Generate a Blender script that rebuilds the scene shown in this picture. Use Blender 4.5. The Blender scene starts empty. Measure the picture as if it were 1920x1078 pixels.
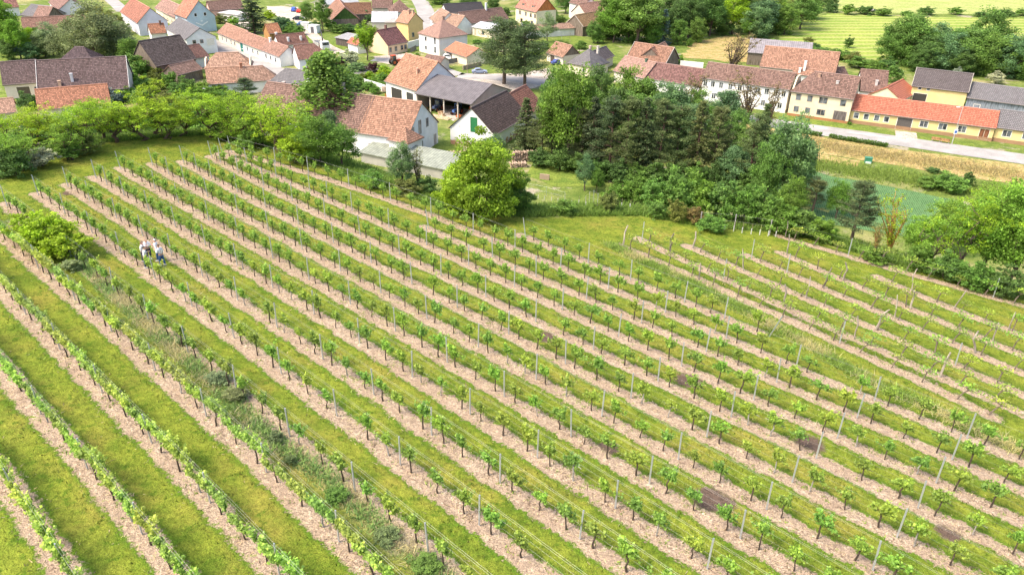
import bpy, bmesh, math, random
import numpy as np
from mathutils import Vector, Matrix
random.seed(7)
RNG = np.random.default_rng(11)
scene = bpy.context.scene
COL = scene.collection

# ------------------------------------------------------------------ camera
F = 1400.0; PT = math.radians(28.33); RL = math.radians(1.0); CZ = 46.0
fw = np.array([0, math.cos(PT), -math.sin(PT)])
_r0 = np.array([1.0, 0, 0]); _u0 = np.cross(_r0, fw)
ri = math.cos(RL) * _r0 + math.sin(RL) * _u0
up = -math.sin(RL) * _r0 + math.cos(RL) * _u0
CAM = np.array([0, 0, CZ])
cd = bpy.data.cameras.new('camera'); cam = bpy.data.objects.new('camera', cd); COL.objects.link(cam)
cam.matrix_world = Matrix(((ri[0], up[0], -fw[0], 0), (ri[1], up[1], -fw[1], 0), (ri[2], up[2], -fw[2], CZ), (0, 0, 0, 1)))
cd.sensor_width = 36; cd.lens = F / 1920 * 36; cd.clip_end = 3000; cd.clip_start = 0.5
scene.camera = cam

def ray(x, y): return fw + ri * ((x - 960) / F) - up * ((y - 539) / F)
def atz(x, y, z=0.0):
    d = ray(x, y); return CAM + d * ((z - CZ) / d[2])
def proj(P):
    d = np.asarray(P, float) - CAM; w = d @ fw
    return 960 + F * (d @ ri) / w, 539 - F * (d @ up) / w, w

# ------------------------------------------------------------------ terrain (vineyard slope, bank, village flat)
def plane(x, y): return 20 - 0.072 * x - 0.047 * y
def onplane(px, py):
    d = ray(px, py)
    t = (20 - CZ) / (d[2] + 0.072 * d[0] + 0.047 * d[1])
    return CAM + d * t
EDGE_PX = [(-420, 520), (-150, 400), (0, 338), (75, 302), (200, 268), (320, 258), (400, 254), (470, 268), (560, 296), (690, 345), (850, 400), (985, 408), (1200, 406), (1330, 428), (1480, 438), (1600, 474), (1750, 518), (1920, 562), (2300, 670)]
EDGE = [onplane(*p)[:2] for p in EDGE_PX]
POLY = np.array(EDGE + [np.array([140.0, 0.0]), np.array([140.0, -70.0]), np.array([-150.0, -70.0])])
def seg_dist(P, A, B):
    ab = B - A; L = max(ab @ ab, 1e-9)
    t = np.clip(((P - A) @ ab) / L, 0, 1)
    return np.linalg.norm(P - (A + t[:, None] * ab), axis=1)
def poly_sd(P):
    d = np.full(len(P), 1e9); ins = np.zeros(len(P), bool); n = len(POLY)
    for i in range(n):
        A, B = POLY[i], POLY[(i + 1) % n]
        d = np.minimum(d, seg_dist(P, A, B))
        c = (A[1] > P[:, 1]) != (B[1] > P[:, 1])
        with np.errstate(divide='ignore', invalid='ignore'):
            xi = (B[0] - A[0]) * (P[:, 1] - A[1]) / (B[1] - A[1]) + A[0]
        ins ^= c & (P[:, 0] < xi)
    return np.where(ins, -d, d)
BW = 38.0
def hz(P):
    P = np.asarray(P, float).reshape(-1, 2)
    sd = poly_sd(P)
    t = np.clip((sd - 0.5) / BW, 0, 1); s = t * t * (3 - 2 * t)
    pl = plane(P[:, 0], P[:, 1])
    return pl * (1 - s), sd
def hz1(x, y): return float(hz([[x, y]])[0][0])
def G(px, py):
    d = ray(px, py); lo, hi = 10.0, None
    ts = np.linspace(15, 500, 700)
    P = CAM + ts[:, None] * d
    below = P[:, 2] < hz(P[:, :2])[0]
    k = int(np.argmax(below)) if below.any() else len(ts) - 1
    lo, hi = ts[max(k - 1, 0)], ts[k]
    for _ in range(18):
        m = (lo + hi) / 2; p = CAM + d * m
        if p[2] < hz1(p[0], p[1]): hi = m
        else: lo = m
    p = CAM + d * hi
    return np.array([p[0], p[1], hz1(p[0], p[1])])
def up_to(b, py, px=None):
    """height above ground point b whose picture row is py"""
    bx, _, _ = proj(b)
    d = ray(px if px is not None else bx, py)
    t = math.hypot(b[0], b[1]) / math.hypot(d[0], d[1])
    return CZ + d[2] * t - b[2]

# ------------------------------------------------------------------ object helpers
def props(o, label=None, cat=None, group=None, kind=None):
    if label: o['label'] = label
    if cat: o['category'] = cat
    if group: o['group'] = group
    if kind: o['kind'] = kind
    return o
def mesh_np(name, V, Fc, mat=None, smooth=False):
    me = bpy.data.meshes.new(name); me.from_pydata([tuple(v) for v in V], [], [tuple(f) for f in Fc])
    if mat: me.materials.append(mat)
    if smooth: me.polygons.foreach_set('use_smooth', [True] * len(me.polygons))
    me.update(); return me
def quads_mesh(name, V, k=4, mat=None, attr=None):
    """V: (n,k,3) array of separate polygons; attr: per-polygon value stored on points as 'v'"""
    n = len(V); me = bpy.data.meshes.new(name)
    me.vertices.add(n * k); me.loops.add(n * k); me.polygons.add(n)
    me.vertices.foreach_set('co', np.asarray(V, np.float32).ravel())
    me.loops.foreach_set('vertex_index', np.arange(n * k, dtype=np.int32))
    me.polygons.foreach_set('loop_start', np.arange(0, n * k, k, dtype=np.int32))
    if attr is not None:
        a = me.attributes.new('v', 'FLOAT', 'POINT'); a.data.foreach_set('value', np.repeat(np.asarray(attr, np.float32), k))
    if mat: me.materials.append(mat)
    me.update(calc_edges=True); return me
def obj(name, me, parent=None, color=None, loc=None, rotz=None):
    o = bpy.data.objects.new(name, me); COL.objects.link(o)
    if parent: o.parent = parent
    if color: o.color = (*color, 1)
    if loc is not None: o.location = tuple(loc)
    if rotz is not None: o.rotation_euler = (0, 0, rotz)
    return o
def thing(name, label, cat, loc=(0, 0, 0), rotz=0, group=None):
    o = obj(name, None, loc=loc, rotz=rotz); return props(o, label, cat, group)
class MB:
    def __init__(s): s.v = []; s.f = []
    def box(s, x0, x1, y0, y1, z0, z1):
        b = len(s.v)
        s.v += [(x, y, z) for z in (z0, z1) for x, y in ((x0, y0), (x1, y0), (x1, y1), (x0, y1))]
        s.f += [tuple(b + i for i in q) for q in ((3, 2, 1, 0), (4, 5, 6, 7), (0, 1, 5, 4), (1, 2, 6, 5), (2, 3, 7, 6), (3, 0, 4, 7))]
        return s
    def tube(s, pts, rad, n=6, cap=True):
        pts = [Vector(p) for p in pts]; b0 = len(s.v)
        rad = rad if isinstance(rad, (list, tuple)) else [rad] * len(pts)
        for i, p in enumerate(pts):
            d = (pts[min(i + 1, len(pts) - 1)] - pts[max(i - 1, 0)]).normalized()
            a = d.cross(Vector((0, 0, 1)) if abs(d.z) < 0.9 else Vector((1, 0, 0))).normalized(); c = d.cross(a)
            for k in range(n):
                an = 2 * math.pi * k / n
                s.v.append(tuple(p + (a * math.cos(an) + c * math.sin(an)) * rad[i]))
        for i in range(len(pts) - 1):
            for k in range(n):
                s.f.append((b0 + i * n + k, b0 + i * n + (k + 1) % n, b0 + (i + 1) * n + (k + 1) % n, b0 + (i + 1) * n + k))
        if cap:
            s.f.append(tuple(b0 + k for k in range(n))[::-1]); e = b0 + (len(pts) - 1) * n
            s.f.append(tuple(e + k for k in range(n)))
        return s
    def prism(s, poly, y0, y1):
        """polygon in xz extruded along y"""
        b = len(s.v); n = len(poly)
        s.v += [(x, y0, z) for x, z in poly] + [(x, y1, z) for x, z in poly]
        s.f.append(tuple(b + i for i in range(n))); s.f.append(tuple(b + n + i for i in range(n))[::-1])
        for i in range(n): s.f.append((b + i, b + n + i, b + n + (i + 1) % n, b + (i + 1) % n))
        return s
    def face(s, pts):
        b = len(s.v); s.v += [tuple(p) for p in pts]; s.f.append(tuple(range(b, b + len(pts)))); return s
    def mesh(s, name, mat=None, smooth=False): return mesh_np(name, s.v, s.f, mat, smooth)
    def build(s, name, mat, parent=None, color=None, smooth=False, loc=None, rotz=None):
        return obj(name, s.mesh(name, mat, smooth), parent, color, loc, rotz)
def children_of(o): return [c for c in COL.objects if c.parent is o]
def copy_thing(root, kids, loc, rotz=0, scale=None):
    r = root.copy(); COL.objects.link(r); r.location = loc; r.rotation_euler = (0, 0, rotz)
    if scale: r.scale = scale
    for c in kids:
        k = c.copy(); COL.objects.link(k); k.parent = r
    return r
def ordinal(n):
    w = ['first', 'second', 'third', 'fourth', 'fifth', 'sixth', 'seventh', 'eighth', 'ninth', 'tenth', 'eleventh', 'twelfth']
    if n <= 12: return w[n - 1]
    return f"{n}{'th' if 10 <= n % 100 <= 20 else {1: 'st', 2: 'nd', 3: 'rd'}.get(n % 10, 'th')}"

# ------------------------------------------------------------------ materials
def new_mat(name):
    m = bpy.data.materials.new(name); m.use_nodes = True
    nt = m.node_tree; nt.nodes.clear()
    return m, nt, nt.nodes, nt.links
def nd(nt, t, **k):
    n = nt.nodes.new(t)
    for a, b in k.items():
        if a == 'inp':
            for i, v in b.items(): n.inputs[i].default_value = v
        else: setattr(n, a, b)
    return n
def mixc(nt, fac, a, b, blend='MIX'):
    n = nt.nodes.new('ShaderNodeMix'); n.data_type = 'RGBA'; n.blend_type = blend
    for s, v in ((0, fac), (6, a), (7, b)):
        if hasattr(v, 'links') or isinstance(v, bpy.types.NodeSocket): nt.links.new(v, n.inputs[s])
        else: n.inputs[s].default_value = v if s == 0 else (*v, 1) if len(v) == 3 else v
    return n.outputs[2]
def mth(nt, op, a, b=None, c=None, clamp=False):
    n = nt.nodes.new('ShaderNodeMath'); n.operation = op; n.use_clamp = clamp
    for i, v in enumerate((a, b, c)):
        if v is None: continue
        if isinstance(v, bpy.types.NodeSocket): nt.links.new(v, n.inputs[i])
        else: n.inputs[i].default_value = v
    return n.outputs[0]
def ramp(nt, src, lo, hi, a=0.0, b=1.0):
    n = nt.nodes.new('ShaderNodeMapRange'); n.interpolation_type = 'SMOOTHSTEP'
    nt.links.new(src, n.inputs[0]); n.inputs[1].default_value = lo; n.inputs[2].default_value = hi
    n.inputs[3].default_value = a; n.inputs[4].default_value = b
    return n.outputs[0]
def noise(nt, vec, scale, detail=3, rough=0.55):
    n = nt.nodes.new('ShaderNodeTexNoise'); n.inputs['Scale'].default_value = scale
    n.inputs['Detail'].default_value = detail; n.inputs['Roughness'].default_value = rough
    if vec is not None: nt.links.new(vec, n.inputs['Vector'])
    return n.outputs['Fac']
def finish(nt, color, rough=0.8, bump=None, bstr=0.3, bdist=0.05, metal=0.0, spec=0.3, transl=None):
    p = nt.nodes.new('ShaderNodeBsdfPrincipled'); out = nt.nodes.new('ShaderNodeOutputMaterial')
    if isinstance(color, bpy.types.NodeSocket): nt.links.new(color, p.inputs['Base Color'])
    else: p.inputs['Base Color'].default_value = (*color, 1)
    if isinstance(rough, bpy.types.NodeSocket): nt.links.new(rough, p.inputs['Roughness'])
    else: p.inputs['Roughness'].default_value = rough
    p.inputs['Metallic'].default_value = metal; p.inputs['Specular IOR Level'].default_value = spec
    if bump is not None:
        b = nt.nodes.new('ShaderNodeBump'); b.inputs['Strength'].default_value = bstr; b.inputs['Distance'].default_value = bdist
        nt.links.new(bump, b.inputs['Height']); nt.links.new(b.outputs[0], p.inputs['Normal'])
    s = p.outputs[0]
    if transl:
        t = nt.nodes.new('ShaderNodeBsdfTranslucent'); mx = nt.nodes.new('ShaderNodeMixShader'); mx.inputs[0].default_value = transl
        if isinstance(color, bpy.types.NodeSocket): nt.links.new(color, t.inputs[0])
        nt.links.new(s, mx.inputs[1]); nt.links.new(t.outputs[0], mx.inputs[2]); s = mx.outputs[0]
    nt.links.new(s, out.inputs[0])
def objcol(nt): return nt.nodes.new('ShaderNodeObjectInfo').outputs['Color']
def objpos(nt): return nt.nodes.new('ShaderNodeTexCoord').outputs['Object']
def geopos(nt): return nt.nodes.new('ShaderNodeNewGeometry').outputs['Position']
def mul(nt, c, f):
    n = nt.nodes.new('ShaderNodeVectorMath'); n.operation = 'SCALE'; nt.links.new(c, n.inputs[0])
    if isinstance(f, bpy.types.NodeSocket): nt.links.new(f, n.inputs[3])
    else: n.inputs[3].default_value = f
    return n.outputs[0]

def m_foliage():
    m, nt, N, L = new_mat('foliage')
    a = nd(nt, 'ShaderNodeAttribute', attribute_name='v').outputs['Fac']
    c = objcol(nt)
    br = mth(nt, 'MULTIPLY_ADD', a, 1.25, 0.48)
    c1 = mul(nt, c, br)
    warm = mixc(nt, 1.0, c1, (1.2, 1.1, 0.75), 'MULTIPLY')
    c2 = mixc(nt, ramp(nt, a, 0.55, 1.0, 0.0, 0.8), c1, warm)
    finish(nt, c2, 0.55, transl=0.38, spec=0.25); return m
def m_bark():
    m, nt, N, L = new_mat('bark')
    n = noise(nt, objpos(nt), 6, 4)
    finish(nt, mul(nt, objcol(nt), ramp(nt, n, 0.3, 0.7, 0.55, 1.35)), 0.9, n, 0.5, 0.03); return m
def m_wall():
    m, nt, N, L = new_mat('plaster')
    P = objpos(nt); n = noise(nt, P, 0.5, 5, 0.65); n2 = noise(nt, P, 6, 3)
    c = mul(nt, objcol(nt), ramp(nt, n, 0.3, 0.75, 0.86, 1.04))
    c = mul(nt, c, ramp(nt, n2, 0.3, 0.7, 0.95, 1.03))
    finish(nt, c, 0.9, n2, 0.2, 0.01, spec=0.15); return m
def m_oldwall():
    m, nt, N, L = new_mat('peeling_plaster')
    P = objpos(nt); n = noise(nt, P, 1.1, 6, 0.7); z = nd(nt, 'ShaderNodeSeparateXYZ'); L.new(P, z.inputs[0])
    low = ramp(nt, z.outputs[2], 0.2, 2.0, 0.28, 0.0)
    k = ramp(nt, mth(nt, 'ADD', n, low), 0.60, 0.72)
    c = mixc(nt, k, objcol(nt), (0.42, 0.24, 0.15))
    c = mixc(nt, ramp(nt, noise(nt, P, 3, 5, 0.7), 0.6, 0.78, 0, 0.5), c, (0.22, 0.2, 0.18))
    finish(nt, c, 0.95, n, 0.4, 0.03, spec=0.1); return m
def m_tiles(name='roof_tiles', tw=0.26, th=0.44, var=0.4, old=0.55):
    m, nt, N, L = new_mat(name)
    uv = nd(nt, 'ShaderNodeUVMap', uv_map='uv').outputs[0]
    b = nd(nt, 'ShaderNodeTexBrick', offset=0.5)
    b.inputs['Scale'].default_value = 1; b.inputs['Brick Width'].default_value = tw; b.inputs['Row Height'].default_value = th
    b.inputs['Mortar Size'].default_value = 0.05; b.inputs['Mortar Smooth'].default_value = 0.4; b.inputs['Bias'].default_value = 0
    b.inputs['Color1'].default_value = (1 - var,) * 3 + (1,); b.inputs['Color2'].default_value = (1 + var,) * 3 + (1,); b.inputs['Mortar'].default_value = (0.28,) * 3 + (1,)
    L.new(uv, b.inputs['Vector'])
    P = objpos(nt)
    n = noise(nt, P, 0.35, 6, 0.7); n2 = noise(nt, P, 2.5, 4, 0.6)
    c = mixc(nt, 1.0, objcol(nt), b.outputs['Color'], 'MULTIPLY')
    c = mixc(nt, ramp(nt, n, 0.42, 0.75, 0, old), c, mixc(nt, 1.0, c, (0.55, 0.5, 0.48), 'MULTIPLY'))
    c = mixc(nt, ramp(nt, n2, 0.55, 0.8, 0, old), c, mixc(nt, 0.5, c, (0.36, 0.31, 0.26)))
    w = nd(nt, 'ShaderNodeTexWave', bands_direction='Y', wave_profile='SAW'); w.inputs['Scale'].default_value = 1 / (th * 2 * math.pi) * math.pi
    L.new(uv, w.inputs['Vector'])
    finish(nt, c, 0.85, b.outputs['Fac'], 0.6, -0.05, spec=0.2); return m
def m_sheet():
    m, nt, N, L = new_mat('corrugated_sheet')
    uv = nd(nt, 'ShaderNodeUVMap', uv_map='uv').outputs[0]
    w = nd(nt, 'ShaderNodeTexWave', bands_direction='X'); w.inputs['Scale'].default_value = 0.55; L.new(uv, w.inputs['Vector'])
    P = objpos(nt); n = noise(nt, P, 0.8, 5, 0.65)
    c = mul(nt, objcol(nt), ramp(nt, n, 0.3, 0.7, 0.75, 1.15))
    c = mul(nt, c, ramp(nt, w.outputs['Fac'], 0, 1, 0.82, 1.08))
    finish(nt, c, 0.6, w.outputs['Fac'], 0.5, 0.05); return m
def m_paint(name='painted', rough=0.5, metal=0.0):
    m, nt, N, L = new_mat(name)
    n = noise(nt, objpos(nt), 4, 4)
    finish(nt, mul(nt, objcol(nt), ramp(nt, n, 0.3, 0.7, 0.85, 1.08)), rough, metal=metal, spec=0.4); return m
def m_wood():
    m, nt, N, L = new_mat('weathered_wood')
    P = objpos(nt); mp = nd(nt, 'ShaderNodeMapping'); mp.inputs['Scale'].default_value = (6, 6, 0.5); L.new(P, mp.inputs[0])
    n = noise(nt, mp.outputs[0], 1.0, 4, 0.6)
    finish(nt, mul(nt, objcol(nt), ramp(nt, n, 0.3, 0.7, 0.5, 1.4)), 0.9, n, 0.5, 0.03, spec=0.1); return m
def m_glass():
    m, nt, N, L = new_mat('window_glass'); n = noise(nt, geopos(nt), 0.8, 2)
    finish(nt, mixc(nt, ramp(nt, n, 0.35, 0.65), (0.02, 0.025, 0.03), (0.16, 0.18, 0.2)), 0.12, spec=0.6); return m
def m_asphalt():
    m, nt, N, L = new_mat('asphalt'); P = geopos(nt); n = noise(nt, P, 0.25, 5, 0.6); n2 = noise(nt, P, 5, 3)
    c = mixc(nt, ramp(nt, n, 0.3, 0.7), (0.29, 0.275, 0.26), (0.40, 0.38, 0.36)); c = mul(nt, c, ramp(nt, n2, 0.3, 0.7, 0.88, 1.08))
    finish(nt, c, 0.9, n2, 0.2, 0.02, spec=0.2); return m
def m_field(name, a, b, s1, s2, stripe=None):
    m, nt, N, L = new_mat(name); P = geopos(nt); n = noise(nt, P, s1, 5, 0.65); n2 = noise(nt, P, s2, 3, 0.6)
    k = ramp(nt, n, 0.35, 0.65)
    c = mixc(nt, k, a, b); c = mul(nt, c, ramp(nt, n2, 0.3, 0.7, 0.65, 1.3))
    if stripe:
        sc, rot, col, amt = stripe
        mp = nd(nt, 'ShaderNodeMapping'); mp.inputs['Rotation'].default_value = (0, 0, rot); L.new(P, mp.inputs[0])
        w = nd(nt, 'ShaderNodeTexWave', bands_direction='X'); w.inputs['Scale'].default_value = sc; w.inputs['Distortion'].default_value = 2.5; w.inputs['Detail'].default_value = 2; w.inputs['Detail Scale'].default_value = 0.6
        L.new(mp.outputs[0], w.inputs['Vector'])
        c = mixc(nt, mth(nt, 'MULTIPLY', ramp(nt, w.outputs['Fac'], 0.55, 0.95), amt), c, col)
    finish(nt, c, 0.95, n2, 0.6, 0.12, spec=0.1); return m
def m_ground():
    m, nt, N, L = new_mat('ground')
    P = geopos(nt)
    A = lambda nm: nd(nt, 'ShaderNodeAttribute', attribute_name=nm).outputs['Fac']
    rowd, vin, dark = A('row_distance'), A('vineyard'), A('bare_patch')
    # wild grass outside
    big = noise(nt, P, 0.06, 5, 0.6); mid = noise(nt, P, 0.6, 5, 0.65); fine = noise(nt, P, 4.0, 4, 0.7); finer = noise(nt, P, 14, 2, 0.6)
    wild = mixc(nt, ramp(nt, mid, 0.35, 0.65), (0.10, 0.155, 0.03), (0.21, 0.26, 0.06))
    wild = mixc(nt, ramp(nt, big, 0.5, 0.68), wild, (0.33, 0.30, 0.13))
    wild = mixc(nt, ramp(nt, noise(nt, P, 0.13, 5, 0.65), 0.55, 0.66, 0, 0.85), wild, (0.40, 0.34, 0.26))
    wild = mixc(nt, ramp(nt, noise(nt, P, 0.3, 5, 0.7), 0.52, 0.66, 0, 0.8), wild, (0.07, 0.13, 0.02))
    # mown sward between the rows
    sw = mixc(nt, ramp(nt, mid, 0.32, 0.68), (0.115, 0.172, 0.018), (0.225, 0.262, 0.032))
    sw = mixc(nt, ramp(nt, noise(nt, P, 0.22, 4, 0.6), 0.46, 0.73, 0, .75), sw, (0.29, 0.25, 0.05))
    sw = mixc(nt, ramp(nt, noise(nt, P, 1.6, 5, 0.7), 0.52, 0.66, 0, .8), sw, (0.075, 0.14, 0.012))
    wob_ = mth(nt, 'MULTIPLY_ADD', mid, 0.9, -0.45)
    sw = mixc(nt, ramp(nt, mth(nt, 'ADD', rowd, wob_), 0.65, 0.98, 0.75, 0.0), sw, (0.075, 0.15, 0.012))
    # bark mulch and straw on the vine strip
    mp = nd(nt, 'ShaderNodeMapping'); mp.inputs['Rotation'].default_value = (0, 0, 0.72); mp.inputs['Scale'].default_value = (1, 2.6, 1); L.new(P, mp.inputs[0])
    ch = noise(nt, mp.outputs[0], 7, 4, 0.75); ch2 = noise(nt, P, 2.2, 5, 0.75)
    mu = mixc(nt, ramp(nt, ch, 0.32, 0.66), (0.20, 0.14, 0.095), (0.59, 0.455, 0.325))
    mu = mixc(nt, ramp(nt, noise(nt, P, 0.45, 5, 0.75), 0.42, 0.62, 0, 0.8), mu, (0.37, 0.27, 0.19))
    mu = mixc(nt, ramp(nt, ch2, 0.55, 0.72, 0, 0.75), mu, (0.66, 0.54, 0.40))
    mu = mixc(nt, ramp(nt, ch2, 0.30, 0.40, 0.6, 0.0), mu, (0.17, 0.11, 0.075))
    mu = mixc(nt, ramp(nt, mth(nt, 'ADD', fine, mth(nt, 'MULTIPLY', mth(nt, 'SUBTRACT', mid, 0.5), 0.6)), 0.60, 0.70, 0, 0.75), mu, (0.19, 0.24, 0.05))
    wob = mth(nt, 'MULTIPLY_ADD', mid, 1.0, -0.5); wob2 = mth(nt, 'MULTIPLY_ADD', fine, 1.1, -0.55)
    rd = mth(nt, 'ADD', mth(nt, 'ADD', rowd, wob), wob2)
    soil = ramp(nt, rd, 0.46, 0.68, 1.0, 0.0)
    c = mixc(nt, soil, sw, mu)
    # bare dark earth where the turf was turned
    dk = ramp(nt, mth(nt, 'ADD', mth(nt, 'ADD', dark, mth(nt, 'MULTIPLY', wob2, 0.9)), mth(nt, 'MULTIPLY', wob, 0.8)), 0.4, 0.75)
    c = mixc(nt, mth(nt, 'MULTIPLY', dk, mth(nt, 'SUBTRACT', 1.0, mth(nt, 'MULTIPLY', soil, 0.7))), c, (0.13, 0.09, 0.068))
    c = mixc(nt, vin, wild, c)
    c = mul(nt, c, ramp(nt, fine, 0.25, 0.75, 0.72, 1.25))
    c = mul(nt, c, ramp(nt, finer, 0.25, 0.75, 0.7, 1.3))
    h = mth(nt, 'ADD', fine, mth(nt, 'MULTIPLY', finer, 0.7))
    finish(nt, c, 0.95, h, 0.9, 0.10, spec=0.1); return m
M = dict(leaf=m_foliage(), bark=m_bark(), wall=m_wall(), oldwall=m_oldwall(), tile=m_tiles(), newtile=m_tiles('new_tiles', 0.28, 0.44, 0.24, 0.25), slate=m_tiles('fibre_slates', 0.4, 0.4, 0.12, 0.35),
         sheet=m_sheet(), paint=m_paint(), gloss=m_paint('car_paint', 0.2), metal=m_paint('galvanised', 0.45, 0.6), wood=m_wood(), glass=m_glass(), asphalt=m_asphalt(), ground=m_ground(),
         skin=m_paint('skin', 0.55), cloth=m_paint('cloth', 0.85),
         lawn=m_field('lawn', (0.11, 0.17, 0.03), (0.19, 0.24, 0.045), 0.5, 3), verge=m_field('dry_grass', (0.46, 0.325, 0.15), (0.26, 0.24, 0.075), 0.45, 2.0),
         crop=m_field('young_crop', (0.06, 0.15, 0.05), (0.095, 0.195, 0.07), 0.3, 2.5, (0.9, 0.25, (0.15, 0.22, 0.10), 0.9)),
         meadow=m_field('meadow', (0.19, 0.28, 0.045), (0.28, 0.33, 0.07), 0.06, 1.2, (0.05, 1.45, (0.46, 0.42, 0.18), 0.5)),
         farvine=m_field('far_vineyard', (0.25, 0.33, 0.07), (0.36, 0.38, 0.13), 0.1, 1.0, (0.45, 0.3, (0.42, 0.38, 0.2), 0.6)),
         yard=m_field('gravel_yard', (0.40, 0.34, 0.28), (0.52, 0.46, 0.40), 0.3, 3))
# ------------------------------------------------------------------ vine rows: surveyed post feet, far end first
MAIN = [
 [(-60, 806), (33, 937), (127, 1078)],
 [(-64, 600), (5, 690), (78, 776), (164, 879), (267, 1001)],
 [(-70, 455), (-10, 525), (47, 589), (114, 655), (193, 736), (285, 830), (393, 943), (525, 1078)],
 [(-55, 396), (3, 444), (71, 503), (141, 562), (211, 621), (292, 694), (386, 781), (500, 885), (636, 1015)],
 [(15, 386), (73, 435), (132, 482), (214, 546), (283, 597), (354, 659), (441, 736), (542, 819), (665, 921), (805, 1035)],
 [(73, 366), (121, 401), (173, 437), (229, 476), (292, 523), (361, 574), (438, 634), (527, 701), (632, 780), (753, 870), (898, 985)],
 [(127, 350), (171, 376), (218, 410), (267, 443), (322, 479), (381, 518), (447, 563), (520, 614), (605, 674), (701, 740), (810, 815), (938, 905), (1087, 1010)],
 [(179, 335), (204, 347), (233, 367), (279, 395), (330, 426), (385, 461), (444, 498), (514, 539), (589, 589), (675, 643), (773, 707), (881, 777), (1008, 858), (1154, 953), (1326, 1066)],
 [(225, 318), (292, 355), (339, 380), (391, 414), (447, 447), (511, 485), (579, 525), (657, 571), (742, 621), (839, 679), (946, 743), (1073, 817), (1217, 907), (1387, 1010)],
 [(287, 310), (316, 328), (346, 345), (392, 369), (446, 401), (504, 433), (567, 468), (638, 508), (714, 550), (800, 598), (897, 651), (1006, 711), (1129, 780), (1272, 861), (1437, 955), (1636, 1069)],
 [(344, 306), (369, 320), (398, 334), (447, 360), (501, 388), (560, 421), (624, 456), (695, 493), (771, 533), (857, 577), (953, 627), (1062, 681), (1183, 746), (1326, 819), (1487, 902), (1680, 1009)],
 [(394, 297), (416, 305), (447, 323), (497, 348), (551, 376), (610, 408), (676, 441), (746, 479), (825, 517), (910, 558), (1005, 603), (1112, 656), (1235, 714), (1374, 779), (1531, 858), (1719, 955)],
 [(417, 291), (460, 310), (520, 332), (588, 358), (620, 373), (661, 395), (726, 428), (797, 461), (874, 499), (960, 540), (1054, 581), (1161, 630), (1281, 684), (1417, 746), (1571, 820), (1752, 910)],
 [(803, 430), (846, 446), (921, 484), (1005, 519), (1100, 560), (1204, 605), (1324, 659), (1456, 717), (1606, 784), (1785, 861)],
 [(435, 286), (471, 295), (515, 308), (581, 325), (654, 350), (731, 377), (811, 404), (889, 435), (964, 468), (1050, 503), (1141, 540), (1247, 586), (1362, 634), (1492, 690), (1640, 750), (1812, 822)],
 [(985, 445), (1031, 463), (1103, 493), (1181, 526), (1284, 566), (1358, 597), (1442, 631)],
]
OLD = [
 ([(1163, 464), (1219, 482), (1313, 523), (1430, 577), (1570, 646), (1705, 706), (1881, 788)], [0, 2], [4]),
 ([(1204, 451), (1255, 475), (1355, 523), (1470, 575), (1601, 635), (1763, 705), (1920, 778)], [1, 3, 4, 5], [0, 2]),
 ([(1298, 466), (1395, 508), (1510, 560), (1641, 618), (1792, 684), (1920, 742)], [0, 1, 2, 3], [4]),
 ([(1408, 484), (1477, 511), (1543, 541), (1677, 597), (1827, 663), (1920, 700)], [2, 3, 4], [0, 1]),
 ([(1476, 479), (1579, 526), (1707, 578), (1861, 642), (1930, 672)], [0, 1, 2, 3], []),
 ([(1655, 523), (1707, 548), (1788, 579), (1892, 618), (1960, 645)], [1, 2, 3], []),
 ([(1472, 446), (1590, 480), (1725, 520), (1862, 557), (1960, 586)], [0], [1, 3]),
]
def row_curve(px, deg):
    W = np.array([onplane(*p)[:2] for p in px])
    o = W[0]; d = W[-1] - W[0]; d /= np.linalg.norm(d); n = np.array([-d[1], d[0]])
    s = (W - o) @ d; t = (W - o) @ n
    k = np.polyfit(s, t, min(deg, len(px) - 1))
    def at(q):
        q = float(q); e = min(max(q, s[0]), s[-1])
        v = np.polyval(k, e) + np.polyval(np.polyder(k), e) * (q - e)
        p = o + d * q + n * v
        return np.array([p[0], p[1], hz1(p[0], p[1])])
    return at, s, d
rows = []          # dict(at, posts s-list, kind)
for i, px in enumerate(MAIN):
    at, s, d = row_curve(px, 3)
    ps = [s[0]]
    for a, b in zip(s[:-1], s[1:]):
        n = max(1, round((b - a) / 5.6))
        if b - a < 3.2 and i not in (9, 10, 11, 12, 7): continue
        ps += [a + (b - a) * (j + 1) / n for j in range(n)]
    if i != 15:
        for j in range(2): ps.append(ps[-1] + 5.5)
    rows.append(dict(at=at, posts=ps, kind='left' if i < 4 else 'main', idx=i, d=d))
for i, (px, wood, metal) in enumerate(OLD):
    at, s, d = row_curve(px, 2)
    rows.append(dict(at=at, posts=list(s), wood=[s[k] for k in wood], metal=[s[k] for k in metal], kind='old', idx=i, d=d))

# ------------------------------------------------------------------ ground sheet, dense under the vineyard
def axis(lo, hi, a, b, fine, n):
    left = a - np.geomspace(0.8, a - lo, n)[::-1] if lo < a else np.array([])
    right = b + np.geomspace(0.8, hi - b, n)
    return np.concatenate([left, np.arange(a, b + 1e-6, fine), right])
gx = axis(-700, 700, -76, 92, 0.4, 34); gy = axis(-120, 1300, 12, 118, 0.4, 44)
X, Y = np.meshgrid(gx, gy); PX = np.stack([X.ravel(), Y.ravel()], 1)
Zg, SD = hz(PX)
und = 0.10 * np.sin(X.ravel() * 0.31 + 1.3 * np.sin(Y.ravel() * 0.17)) * np.sin(Y.ravel() * 0.23)
und *= np.clip((SD - 0.6) / 5, 0, 1) * np.clip((BW + 4 - SD) / 6, 0, 1)
Zg = Zg + und
rd = np.full(len(PX), 9.0); near = SD < 2
Q = PX[near]; best = np.full(len(Q), 9.0)
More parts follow.
